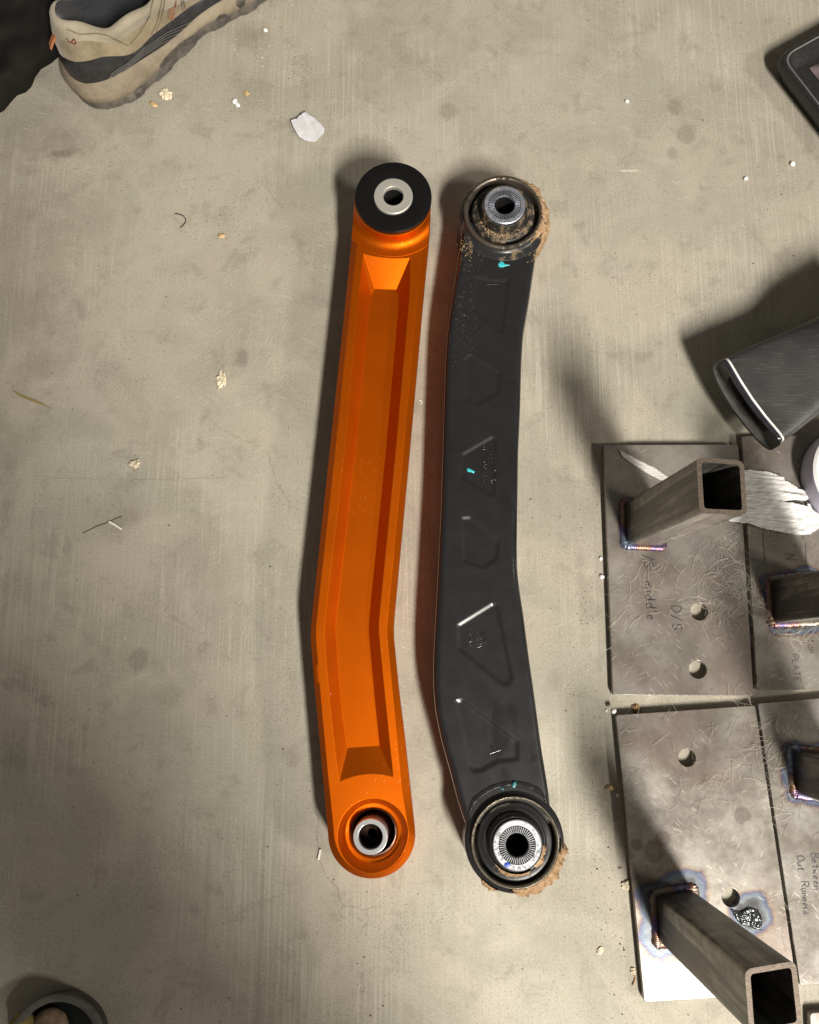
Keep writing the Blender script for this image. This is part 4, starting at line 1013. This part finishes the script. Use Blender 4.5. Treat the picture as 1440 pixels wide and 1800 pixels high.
    root = thing("tray", (cn[0]+cn[2])/2*Vector((1, 1, 0)) if False else Vector(((cn[0].x+cn[2].x)/2, (cn[0].y+cn[2].y)/2, 0)), "black plastic tray with a rounded corner and rolled rim at the upper right edge", "tray")
    def ins(d, z):
        q = [cn[0]+e1*d+e2*d, cn[1]-e1*d+e2*d, cn[2]-e1*d-e2*d, cn[3]+e1*d-e2*d]; return rrect([Vector((p.x, p.y, z)) for p in q], max(0.004, 0.016-d*0.4), 8)
    g = Geo(); g.loft([ins(0.006, 0.001), ins(0.0015, zt_-0.010), ins(-0.001, zt_-0.0095), ins(-0.0016, zt_-0.008), ins(-0.0006, zt_-0.002), ins(0.0006, zt_-0.0003), ins(0.003, zt_), ins(0.0045, zt_-0.0006), ins(0.0056, zt_-0.004), ins(0.011, 0.012), ins(0.014, 0.006)], True, True, False)
    g.make("shell", mt, root, smooth=40)
    g = Geo(); fill(g, ins(0.0138, 0.0062), [], 0.0062); g.make("tray_floor", mt, root)
    g = Geo(); g.loft([ins(0.0028, zt_+0.0002), ins(0.0035, zt_+0.0009), ins(0.0045, zt_+0.0002)]); g.make("rim_bead", simple("grey_rim_plastic", (0.13, 0.135, 0.13, 1), 0.4), root, smooth=60)
    # wrapped mauve bundle inside the tray
    g = Geo(); nx, ny = 40, 34; rows = []
    for j in range(ny+1):
        row = []
        for i in range(nx+1):
            u, w_ = i/nx, j/ny; q = cn[0] + e1*(0.034+0.13*u) + e2*(0.020+0.18*w_); ed = min(u, 1-u, w_, 1-w_)
            z = 0.007 + 0.010*min(1, ed*7)**0.5 + 0.006*fbm((q.x*22, q.y*22, 3), 3)*min(1, ed*7) + 0.006*abs(mnoise.noise(Vector((q.x*30, q.y*12, 7))))*min(1, ed*7)
            row.append(Vector((q.x, q.y, z)))
        rows.append(row)
    g.loft(rows, closed=False); o = g.make("wrapped_bundle", simple("mauve_film", (0.17, 0.13, 0.14, 1), 0.32, 0.0, 0, 0.3, 40), None, loc=Vector((cn[0].x, cn[0].y, 0.0065)), smooth=60)
    tag(o, "crumpled mauve grey wrapping inside the black tray", "wrapping")
build_right()

# ------------------------------------------------------------------ shoe and cloth in the upper left
def build_shoe():
    k = SCL(150, 100)
    d = Vector((0.78, -0.63)); n_ = Vector((0.63, 0.78))
    def toW(s, n, z):                       # shoe frame (pixels along its length, pixels across) to the room
        q = d*s + n_*n; p = P(q.x, q.y, 0); return Vector((p.x, p.y, z))
    O = toW(2, 230, 0); ex = (toW(102, 230, 0)-O).normalized(); ey = (toW(2, 330, 0)-O); ey = (ey - ex*ey.dot(ex)).normalized()
    def W(s, n, z): return O + ex*s + ey*n + Vector((0, 0, z))       # metres: s from the heel, n to the outer side
    root = thing("shoe", W(0.15, 0, 0), "worn tan trainer with dark bands seen from above its heel", "shoe")
    LEN = 0.33; NU = 200
    def halfw(t):                            # outline half width along 0..1
        ctrl = [(0, 0), (0.0015, .0065), (0.005, .0115), (0.015, .0185), (0.05, .030), (0.12, .0375), (0.25, .037), (0.4, .036), (0.55, .043), (0.68, .048), (0.8, .046), (0.9, .037), (0.97, .021), (1, 0)]
        for i in range(len(ctrl)-1):
            if ctrl[i][0] <= t <= ctrl[i+1][0]:
                f = (t-ctrl[i][0])/(ctrl[i+1][0]-ctrl[i][0]); return lerp(ctrl[i][1], ctrl[i+1][1], f)
        return 0
    def base_pt(j):
        a = 2*math.pi*j/NU; t = 0.5 - 0.5*math.cos(a); sd = 1 if j < NU/2 else -1
        hw = sum(halfw(min(1, max(0, t+e))) for e in (-.02, -.01, 0, .01, .02))/5 if 0.03 < t < .97 else halfw(t)
        curve = -0.006*math.sin(math.pi*t) + 0.004*t
        return t, sd*hw + curve, sd
    def ring(grow, zf, s_in=0.0, lug=0.0, lean=0.0):
        out = []
        for j in range(NU):
            t, n, sd = base_pt(j); z = zf(t, sd); c = -0.006*math.sin(math.pi*t)+0.004*t
            gsc = (abs(n-c)+grow)/(abs(n-c)) if abs(n-c) > 1e-5 else 1
            if lug: gsc *= 1 + lug*(0.5+0.5*math.copysign(1, math.sin(t*2*math.pi*9 + sd)))*(1 if t > 0.03 else 0)
            s = lerp(s_in - grow*(1 if s_in == 0 else 0), LEN + grow, t)
            out.append(W(s, c + (n-c)*gsc + lean, z))
        return out
    c0 = lambda v: (lambda t, sd: v)
    zA = lambda t, sd: 0.010 + 0.012*max(0, t-0.7) + 0.003*math.exp(-((t-.38)/.1)**2)*2.2
    zB = lambda t, sd: lerp(0.034, 0.026, sstep(0.05, 0.6, t)) + 0.003*math.sin(t*16)
    zC = lambda t, sd: zB(t, sd) + lerp(0.024, 0.0095, sstep(0.06, 0.17, t)) + 0.006*sstep(.17, .26, t) - 0.007*sstep(.30, .5, t)
    mRub = simple("grey_outsole_rubber", (0.085, 0.075, 0.062, 1), 0.75, 0, 0, 0.3, 120, 0.2)
    mMid = m_dusty("tan_foam", (0.185, 0.150, 0.108), (0.26, 0.215, 0.155), 0.40, 0.68, 0.7, 70)
    mBand = simple("black_overlay", (0.020, 0.020, 0.022, 1), 0.40, 0, 0, 0.3, 150, 0.2)
    g = Geo(); z_arch = lambda t, sd: 0.0005 + 0.004*math.exp(-((t-.40)/.09)**2)
    g.loft([ring(-0.003, z_arch, 0, 0.05), ring(0.0005, lambda t, sd: z_arch(t, sd)+0.002, 0, 0.05), ring(0.0008, lambda t, sd: zA(t, sd)*0.75, 0, 0.03), ring(0.0, zA)], True, True, False)
    g.make("outsole", mRub, root, smooth=40); out_geo = ([tuple(v) for v in g.v], g.f)
    g = Geo(); g.loft([ring(0.0, zA), ring(0.0030, lambda t, sd: lerp(zA(t, sd), zB(t, sd), .25)), ring(0.0035, lambda t, sd: lerp(zA(t, sd), zB(t, sd), .55)), ring(0.0012, lambda t, sd: lerp(zA(t, sd), zB(t, sd), .9)), ring(-0.0015, zB)])
    g.make("midsole", mMid, root, smooth=60); mid_geo = ([tuple(v) for v in g.v], g.f)
    g = Geo(); g.loft([ring(-0.0015, zB), ring(-0.0012, lambda t, sd: lerp(zB(t, sd), zC(t, sd), .3)), ring(-0.0025, lambda t, sd: lerp(zB(t, sd), zC(t, sd), .8)), ring(-0.0040, zC)])
    g.make("side_band", mBand, root, smooth=60); band_geo = ([tuple(v) for v in g.v], g.f)
    # upper: from the band up to the foot opening
    def opening(j, grow, dz):
        a = 2*math.pi*j/NU; t = 0.5 - 0.5*math.cos(a); sd = 1 if j < NU/2 else -1
        s = 0.018 - grow + (0.150+2*grow)*t; hw = (0.027+grow)*math.sin(math.acos(1-2*t)) if 0 < t < 1 else 0
        hw *= 1 - 0.25*sstep(.5, 1, t)
        z = 0.094 - 0.016*sstep(0.05, 0.22, t) + 0.030*sstep(0.45, 0.85, t) - 0.004*math.sin(t*math.pi*3)**2
        return W(s, sd*hw + 0.001, z + dz)
    mMesh = Mat("tan_mesh"); q = mMesh.vor(900, 'F1'); nn = mMesh.noise(30, 4)
    cc = mMesh.mix(mMesh.sst(nn, .3, .7), (0.23, 0.20, 0.148), (0.335, 0.295, 0.225)); cc = mMesh.mix(mMesh.sst(q, 0.45, 0.15, 0, .35), cc, (0.20, 0.165, 0.115))
    mMesh.P(color=cc, rough=0.9, spec=0.2, normal=mMesh.bump(q, 0.5, 0.0006), sheen=0.2)
    mSuede = Mat("tan_suede"); s1 = mSuede.noise(45, 5, .65); s2 = mSuede.noise(700, 3)
    cs = mSuede.ramp(s1, [(.3, (0.155, 0.122, 0.076)), (.52, (0.24, 0.195, 0.125)), (.75, (0.32, 0.265, 0.18))]); mSuede.P(color=cs, rough=0.95, spec=0.15, normal=mSuede.bump(s2, 0.5, 0.0005), sheen=0.3)
    lo = ring(-0.0040, zC); hi = [opening(j, 0.007, -0.006) for j in range(NU)]; mid = []
    rings = [lo]
    for kx in range(1, 9):
        f = kx/9; rr = []
        for j in range(NU):
            a, b = lo[j], hi[j]; p = a.lerp(b, f); up_ = math.sin(math.pi*f)
            p = Vector((lerp(a.x, b.x, f**1.35), lerp(a.y, b.y, f**1.35), lerp(a.z, b.z, f**0.85)))
            p += Vector((0, 0, 1))*(0.0008*mnoise.noise(p*60))
            rr.append(p)
        rings.append(rr)
    rings.append(hi)
    cut = 6
    g = Geo(); g.loft(rings[:cut+1]); up1 = g.make("upper", mSuede.mat, root, smooth=70)
    bu = BVHTree.FromPolygons([tuple(v) for v in g.v], g.f)
    g = Geo(); puff = [[p + Vector((0, 0, 0.0012)) + (p - (lo[j].lerp(hi[j], .5))).normalized()*0 for j, p in enumerate(rr)] for rr in rings[cut:]]
    puff[0] = rings[cut]
    top1 = [opening(j, 0.0060, -0.001) for j in range(NU)]; top2 = [opening(j, 0.0030, 0.0012) for j in range(NU)]; top3 = [opening(j, 0.0002, 0.0004) for j in range(NU)]
    g.loft(puff + [top1, top2, top3]); g.make("collar", mMesh.mat, root, smooth=70)
    bc = BVHTree.FromPolygons([tuple(v) for v in g.v], g.f)
    g = Geo(); in0 = top3; in1 = [opening(j, -0.0022, -0.006) for j in range(NU)]; in2 = [opening(j, -0.003, -0.02) for j in range(NU)]; in3 = [Vector((p.x, p.y, 0.028)) for p in in2]
    g.loft([in0, in1, in2, in3], True, False, True); g.make("lining", simple("navy_lining", (0.013, 0.014, 0.018, 1), 0.9, 0, 0, 0.3, 300, 0.3, sheen=0.2), root, smooth=60)
    # trim drawn on the upper
    def cast(px, py, bv):
        h = bv.ray_cast(Vector((0, 0, CAM_H)), ray(px, py).normalized())
        if h[0] is None: return None
        nn = h[1] if h[1].dot(ray(px, py)) < 0 else -h[1]
        return (h[0] + nn*0.0007, nn)
    def draw(name, pls, w, mat, bvs=(bu, bc), n=4, round_=False):
        gg = Geo()
        for pl in pls:
            pts = []; nr = []
            for x, y in dense(pl, n):
                for bv in bvs:
                    c = cast(x, y, bv)
                    if c: pts.append(c[0]); nr.append(c[1]); break
            if len(pts) > 1:
                if round_: gg.tube(pts, w/2, 5)
                else: gg.ribbon(pts, w, nr)
        if gg.v: return gg.make(name, mat, root, smooth=0)
    dk = simple("seam_thread", (0.15, 0.118, 0.075, 1), 0.9)
    for pl in ([(118, 50), (140, 60), (165, 58), (190, 62), (210, 72), (225, 80)], [(228, 78), (246, 56), (262, 28), (270, 0)], [(266, 60), (275, 40), (281, 15), (284, 0)], [(271, 60), (281, 38), (287, 12), (289, 0)],
               [(322, 0), (325, 14), (336, 20), (352, 18), (366, 8), (372, 0)], [(318, 0), (321, 18), (337, 26), (356, 23), (372, 11), (378, 0)]): draw("seam", [pl], 0.0010, dk, round_=True)
    bb = BVHTree.FromPolygons(*band_geo)
    gl = simple("band_ridge", (0.085, 0.08, 0.072, 1), 0.5)
    for k in range(4):
        o_ = k*5.5; draw("band_ridge", [[(186+o_*0.5, 146-o_), (214+o_*.5, 128-o_), (246+o_*.5, 100-o_), (285+o_*.4, 74-o_), (335, 54-o_), (385, 28-o_)]], 0.0008, gl, (bb,), 6, True)
    red = simple("dark_red_print", (0.13, 0.022, 0.016, 1), 0.5)
    draw("heel_logo", [[(117, 66), (121, 72), (125, 74), (130, 67), (134, 74), (131, 77), (125, 73)]], 0.0011, red)
    org = simple("orange_print", (0.25, 0.115, 0.06, 1), 0.6)
    draw("side_lettering", [[(303, 34), (294, 29)], [(303, 34), (306, 22)], [(298, 31), (300.5, 22)], [(295, 23), (306, 18)], [(296, 17), (307, 12)], [(307, 12), (309, 1)]], 0.0016, org, round_=True)
    bm_, bo_ = BVHTree.FromPolygons(*mid_geo), BVHTree.FromPolygons(*out_geo)
    def patch(name, poly, mat, bvs, lift=0.0012, step=1.6):      # rubber block moulded onto the side of the shoe
        x0, y0 = min(p[0] for p in poly), min(p[1] for p in poly); x1, y1 = max(p[0] for p in poly), max(p[1] for p in poly); gg = Geo(); idx = {}
        for i in range(int((x1-x0)/step)+1):
            for j in range(int((y1-y0)/step)+1):
                if poly_sdf(x0+(i+.5)*step, y0+(j+.5)*step, poly) > 0: continue
                q = []
                for key in ((i, j), (i+1, j), (i+1, j+1), (i, j+1)):
                    if key not in idx:
                        px, py = x0+key[0]*step, y0+key[1]*step; best = None
                        for bv in bvs:
                            h = bv.ray_cast(Vector((0, 0, CAM_H)), ray(px, py).normalized())
                            if h[0] is not None and (best is None or h[3] < best[1]): best = (h[0], h[3])
                        if best is None: idx[key] = None; q.append(None); continue
                        d_ = max(0, -poly_sdf(px, py, poly)); p = best[0] - ray(px, py).normalized()*(lift*min(1, 0.25+d_/4)); idx[key] = len(gg.v); gg.v.append(p)
                    q.append(idx[key])
                if None not in q: gg.f.append(tuple(q))
        if gg.f: gg.make(name, mat, root, smooth=60)
    mLug = simple("dark_lug_rubber", (0.060, 0.053, 0.045, 1), 0.7, 0, 0, 0.35, 150, 0.3)
    for poly in ([(236, 164), (244, 152), (256, 149), (268, 156), (270, 166), (262, 173), (250, 176), (240, 172)], [(280, 118), (288, 104), (300, 92), (316, 76), (334, 64), (352, 60), (372, 56), (378, 60), (362, 68), (344, 74), (326, 80), (310, 94), (296, 108), (286, 120)],
                 [(378, 36), (386, 26), (396, 24), (406, 30), (404, 42), (394, 51), (384, 50), (379, 44)], [(416, 0), (432, 0), (430, 10), (422, 16), (415, 8)], [(300, 128), (306, 116), (300, 112), (290, 128), (284, 140), (288, 144)]): patch("tread_lug", poly, mLug, (bm_, bo_))
    # orange pull tab at the heel
    a, b = P(109, 46, 0.084), P(88, 82, 0.066); g = Geo(); dirv = (b-a).normalized(); sd = dirv.cross(Vector((0, 0, 1))).normalized()
    w = 0.0027; th = Vector((0, 0, 0.0016)); rings = []
    for f in (0, .25, .5, .75, 1):
        p = a.lerp(b, f) + Vector((0, 0, 0.002*math.sin(math.pi*f))); rings.append([p - sd*w - th, p + sd*w - th, p + sd*w + th, p - sd*w + th])
    g.loft(rings, True, True, True); g.make("pull_tab", simple("orange_webbing", (0.36, 0.13, 0.045, 1), 0.8, 0, 0, 0.25, 900, 0.4), root)
    # dark crumpled cloth beside the heel
    poly = [(-118, -150), (-60, -128), (10, -152), (98, -140), (100, -30), (98, 30), (108, 60), (112, 84), (106, 97), (92, 110), (72, 122), (62, 136), (56, 152), (46, 162), (30, 168), (19, 180), (8, 194), (-10, 204), (-52, 236), (-92, 240), (-130, 205), (-150, 150), (-128, 80), (-152, 10), (-136, -70)]
    g = Geo(); step = 5.0; idx = {}
    for i in range(60):
        for j in range(90):
            x, y = -160+i*step, -160+j*step
            if poly_sdf(x+step/2, y+step/2, poly) < 0:
                q = []
                for di, dj in ((0, 0), (1, 0), (1, 1), (0, 1)):
                    key = (i+di, j+dj)
                    if key not in idx:
                        px, py = -160+key[0]*step, -160+key[1]*step; dd = -poly_sdf(px, py, poly)
                        if dd < 4:
                            best = None
                            for kk in range(len(poly)):
                                a_, b_ = Vector(poly[kk]), Vector(poly[kk-1]); e = b_-a_; t = max(0, min(1, (Vector((px, py))-a_).dot(e)/e.length_squared)); c = a_+e*t; l = (c-Vector((px, py))).length
                                if best is None or l < best[0]: best = (l, c)
                            px, py = best[1]; dd = 0
                        f = min(1, dd/45.0); z = 0.001 + 0.042*math.sqrt(1-(1-f)**2)
                        u = px*0.5 + py*0.85
                        z += f*(0.010*mnoise.noise(Vector((u*.022, (px-py)*.007, 1))) + 0.006*mnoise.noise(Vector((px*.03, py*.03, 5))))
                        idx[key] = len(g.v); g.v.append(P(px, py, max(0.001, z)))
                    q.append(idx[key])
                if len(set(q)) == 4: g.f.append(tuple(q))
    mc = Mat("black_cloth"); w1 = mc.noise(1200, 2); w2 = mc.noise(18, 4)
    mc.P(color=mc.mix(mc.sst(w2, .35, .7), (0.006, 0.0055, 0.005), (0.016, 0.0145, 0.0125)), rough=0.95, spec=0.15, normal=mc.bump(w1, 0.4, 0.0005))
    o = g.make("cloth", mc.mat, None, loc=P(0, 0, 0), smooth=70); tag(o, "crumpled black cloth lying by the heel of the tan shoe", "cloth")
build_shoe()

# ------------------------------------------------------------------ tub at the lower left
def build_tub():
    zr = 0.022; c = P(97, 1843, zr); k = SCL(97, 1843, zr); r = 84*k
    root = thing("tub", Vector((c.x, c.y, 0)), "dark round tub with a grey rim at the bottom left corner", "tub")
    md = simple("tub_dark_plastic", (0.016, 0.018, 0.018, 1), 0.35); mg = simple("tub_grey_rim", (0.115, 0.112, 0.10, 1), 0.5, 0, 0, 0.2, 200)
    g = Geo(); g.lathe(c, [(0.0001, 0.001), (r*0.92, 0.001), (r*0.97, 0.006), (r*1.0, zr-0.006)], 96); g.lathe(c, [(r*0.86, zr-0.004), (r*0.84, 0.008), (0.0001, 0.006)], 96); g.make("bowl", md, root, smooth=60)
    g = Geo(); g.lathe(c, [(r*1.0, zr-0.006), (r*1.03, zr-0.004), (r*1.02, zr-0.0005), (r*0.98, zr), (r*0.88, zr-0.001), (r*0.86, zr-0.004)], 96); g.make("rim", mg, root, smooth=60)
    def lump(name, px, py, rx, ry, z, mat, label, cat):
        q = P(px, py, z); g = Geo(); rings = []
        for i in range(9):
            a = math.pi*i/8; rings.append([q + Vector((rx*k*math.sin(a)*math.cos(2*math.pi*j/28)*(1+.12*mnoise.noise(Vector((px, j*.4, i*.3)))), ry*k*math.sin(a)*math.sin(2*math.pi*j/28)*(1+.12*mnoise.noise(Vector((py, j*.4, i*.3)))), -0.007*math.cos(a))) for j in range(28)])
        g.loft(rings); o = g.make(name, mat, None, loc=q, smooth=70); tag(o, label, cat)
    lump("rag", 40, 1812, 30, 30, 0.016, simple("mustard_cloth", (0.22, 0.175, 0.05, 1), 0.8, 0, 0, 0.3, 200), "mustard yellow lump inside the dark tub", "rag")
    lump("rag", 88, 1804, 33, 30, 0.016, simple("peach_cloth", (0.22, 0.15, 0.10, 1), 0.8, 0, 0, 0.3, 200), "brownish lump inside the dark tub", "rag")
build_tub()

# ------------------------------------------------------------------ small debris on the floor
def build_debris():
    rnd = random.Random(21)
    mw = simple("white_foam", (0.82, 0.82, 0.80, 1), 0.6, 0, 0, 0.06, 500); mtan = simple("tan_crumb", (0.52, 0.36, 0.18, 1), 0.8, 0, 0, 0.35, 500)
    mcr = simple("cream_crumb", (0.62, 0.54, 0.40, 1), 0.85, 0, 0, 0.4, 600); mdk = simple("dark_grit", (0.035, 0.027, 0.02, 1), 0.8); mbr = simple("brown_leaf", (0.26, 0.15, 0.055, 1), 0.7, 0, 0, 0.4, 400)
    def crumb(name, px, py, rx, ry, rot, mat, label, cat, z=0.0, rough=0.25, h=0.5, group=None):
        k = SCL(px, py); c = P(px, py, z); bm = bmesh.new(); bmesh.ops.create_icosphere(bm, subdivisions=3, radius=1)
        sd = rnd.uniform(0, 99); g = Geo(); cr, sr = math.cos(rot), math.sin(rot); hh = min(rx, ry)*k*h; hf = rough > .4
        for v in bm.verts:
            nn = fbm(v.co*1.6 + Vector((sd, 0, 0)), 4); q = v.co*(1 + (min(rough, .45)*(abs(nn)*2.2-0.6) if hf else rough*nn) + (0.25*math.copysign(0.5, mnoise.noise(v.co*2.3 + Vector((sd, 3, 0)))) if hf else 0)); x, y = q.x*rx*k, -q.y*ry*k
            g.v.append(c + Vector((x*cr + y*sr, -x*sr + y*cr, max(0.0001, (q.z+0.75)*hh))))
        g.f = [tuple(v.index for v in f.verts) for f in bm.faces]; bm.free()
        o = g.make(name, mat, None, loc=c, smooth=60 if not hf else 0); return tag(o, label, cat, group)
    G = "white foam crumbs on the floor"
    for (x, y, r, lb) in ((467, 54, 4.2, "white foam bead right of the shoe"), (413, 179, 5.0, "largest white foam bead below the shoe, left of the paper scrap"), (1102, 179, 4, "flat white foam bead left of the two oil stains"), (1310.5, 314.5, 4.2, "white foam bead between the tray and the black bar"), (1392.5, 289, 5, "white foam bead below the black tray"),
                          (1058, 1014, 4.6, "white foam bead touching the left edge of the D/S plate"), (1056, 982, 3.6, "small white foam crumb just above the bead at the D/S plate edge"), (1079, 1250, 4.8, "white foam crumb on the corner of the lower plate"), (438, 1, 3.6, "white foam bead at the top edge beside the shoe"), (1066, 1249, 2.4, "tiny white foam crumb left of the lower plate corner"), (1086, 1398, 3.5, "white foam crumb at the left edge of the lower plate")):
        crumb("foam_crumb", x, y, r, r*0.85, rnd.uniform(0, 3), mw, lb, "foam crumb", 0.008 if (x, y) == (1079, 1250) else 0.0, 0.18, 0.7, G)
    crumb("foam_crumb", 418, 185, 5.2, 3.6, 0.9, mw, "oval white foam crumb stuck to the bead below the shoe", "foam crumb", 0, 0.1, 0.6, G)
    crumb("crumb", 293, 168, 11, 9, 0.3, mcr, "crumbly cream lump below the shoe sole", "crumb", 0, 0.9, 0.5)
    crumb("wood_chip", 270, 184, 8.5, 4, 0.55, mtan, "tan chip below the shoe beside the cream lump", "wood chip", 0, 0.2, 0.5)
    crumb("crumb", 389, 669, 8, 13, 0.1, mcr, "pale crumbled flake below the dark grey rub mark left of the orange bar", "crumb", 0, 0.9, 0.35)
    crumb("wood_chip", 389.5, 415, 6, 4, -0.4, mtan, "small tan chip left of the orange bar's upper end", "wood chip", 0, 0.4, 0.5)
    crumb("wood_chip", 238, 816, 8, 6, -0.6, mcr, "pale wedge shaped chip alone on the left floor", "wood chip", 0, 0.45, 0.5)
    crumb("crumb", 1118, 1246, 6, 7, 0, mbr, "brown crumb between the two left plates", "crumb", 0, 0.5, 0.5)
    crumb("wood_chip", 1074, 1385, 9, 4.5, 0.2, mtan, "tan seed like chip left of the lower plate", "wood chip", 0, 0.15, 0.5)
    crumb("crumb", 1100, 1556, 6, 7, 0, mcr, "pale crumbs at the left edge of the lower plate", "crumb", 0, 0.9, 0.5)
    crumb("wood_chip", 1055, 1671, 4.5, 7, 0.45, mcr, "pale chip left of the blue heat marks", "wood chip", 0, 0.4, 0.4)
    crumb("crumb", 1113, 1707, 5, 5, 0, mcr, "small pale crumb beside the lower plate's corner", "crumb", 0, 0.6, 0.5)
    crumb("crumb", 434, 165, 4, 4, 0, mtan, "tiny tan crumb right of the white foam bead", "crumb", 0, 0.6, 0.5)
    def stick(name, pts, rad, mat, label, cat, z=0.0):
        g = Geo(); g.tube([P(x, y, z+rad*1.05) for x, y in pts], rad, 8); o = g.make(name, mat, None, loc=P(*pts[0], z), smooth=60); return tag(o, label, cat)
    stick("plastic_sliver", [(192, 917), (203, 923), (213, 930)], 0.0012, simple("pale_sliver", (0.80, 0.77, 0.66, 1), 0.5), "short white sliver crossing a dark hair on the left floor", "sliver")
    stick("hair", [(146, 937), (170, 925), (190, 918), (205, 911), (215, 907)], 0.0003, mdk, "dark hair under the white sliver", "hair")
    stick("plastic_sliver", [(563, 1493), (561.5, 1502), (559.5, 1511)], 0.0010, simple("white_sliver", (0.8, 0.78, 0.7, 1), 0.5), "small white sliver left of the orange bar's lower end", "sliver")
    stick("wire_clipping", [(307, 375.5), (314, 376), (322, 379), (327, 385), (326, 391), (321, 397), (317, 400)], 0.00045, mdk, "curved dark wire clipping at the upper left of the orange bar", "wire")
    g = Geo(); g.ribbon([P(24, 687, 0.0008), P(40, 697, 0.0012), P(58, 704, 0.0012), P(74, 710, 0.001), P(88, 718, 0.0006)], [0.0008, 0.0020, 0.0024, 0.0016, 0.0004])
    o = g.make("straw", simple("dry_straw", (0.27, 0.20, 0.075, 1), 0.7), None, loc=P(56, 703, 0), smooth=0); tag(o, "dry yellowish blade of straw at the left edge of the floor", "straw")
    stick("twig", [(1114, 1712), (1117, 1719), (1115, 1726), (1112, 1732)], 0.0006, mbr, "thin brown twig left of the lower plate's bottom corner", "twig")
    stick("plastic_sliver", [(737, 703), (740, 704), (742, 706), (740, 710)], 0.0004, mw, "tiny white curl on the floor between the two bars", "sliver")
    # grit: countless dark and pale grains
    g = Geo()
    def grain(x, y, s):
        c = P(x, y, 0); q = [c + Vector((rnd.uniform(-1, 1)*s, rnd.uniform(-1, 1)*s*0.8, rnd.uniform(0.0, 0.7)*s)) for _ in range(6)]
        g.add(q, [(0, 1, 2), (0, 2, 3), (3, 2, 4), (1, 5, 2), (0, 3, 5), (4, 5, 3), (2, 5, 4), (0, 5, 1)])
    for _ in range(750):
        x, y = rnd.uniform(-40, 1480), rnd.uniform(-40, 1840); grain(x, y, rnd.choice((0.0003, 0.0004, 0.0005, 0.0006, 0.0009)))
    for _ in range(220): grain(rnd.gauss(1030, 22), rnd.gauss(1080, 220), rnd.choice((0.0003, 0.0005, 0.0007)))
    for _ in range(120): grain(rnd.gauss(460, 60), rnd.gauss(120, 70), rnd.choice((0.0003, 0.0005, 0.0007)))
    for _ in range(60): grain(rnd.gauss(1075, 20), rnd.gauss(1640, 90), rnd.choice((0.0004, 0.0006, 0.0010)))
    o = g.make("grit", mdk, None, loc=(0, 0, 0), smooth=0); tag(o, "dark grit scattered over the concrete floor", "grit", kind="stuff")
    g = Geo()
    for _ in range(260):
        x, y = rnd.uniform(-40, 1480), rnd.uniform(-40, 1840); grain(x, y, rnd.choice((0.0003, 0.0004, 0.0006)))
    for _ in range(60): grain(rnd.gauss(470, 60), rnd.gauss(90, 60), rnd.choice((0.0003, 0.0005, 0.0007)))
    o = g.make("dust_specks", mw, None, loc=(0, 0, 0), smooth=0); tag(o, "pale specks scattered over the concrete floor", "dust", kind="stuff")
build_debris()

# ------------------------------------------------------------------ tall bottle shape added out of view to cast the soft lower left shadow
def build_shadow_caster():
    c = Vector((0.105, -0.68, 0)); r = 0.125
    root = thing("shadow_caster", c, "unseen tall dark bottle shape added to cast the lower left shadow", "shadow caster")
    g = Geo(); prof = [(0.0001, 0.001), (r*0.96, 0.001), (r, 0.006), (r, 1.05)]
    for i in range(1, 13):
        a = math.pi/2*i/12; prof.append((0.03 + (r-0.03)*math.cos(a), 1.05 + 0.10*math.sin(a)))
    prof += [(0.03, 1.17), (0.0001, 1.17)]
    g.lathe(c, prof, 64); g.make("body", simple("shadow_caster_paint", (0.05, 0.055, 0.06, 1), 0.5, 0, 0, 0.3, 60), root, smooth=50)
    g = Geo(); g.lathe(c, [(0.0001, 1.17), (0.014, 1.17), (0.014, 1.21), (0.011, 1.212), (0.011, 1.245), (0.0001, 1.246)], 32); v = g.make("valve", simple("brass", (0.55, 0.38, 0.15, 1), 0.35, 1.0), root)
    g = Geo(); g.lathe(c, [(0.0001, 1.246), (0.030, 1.246), (0.032, 1.252), (0.030, 1.258), (0.0001, 1.258)], 24); g.make("hand_wheel", simple("wheel_black", (0.02, 0.02, 0.02, 1), 0.5), v)
build_shadow_caster()
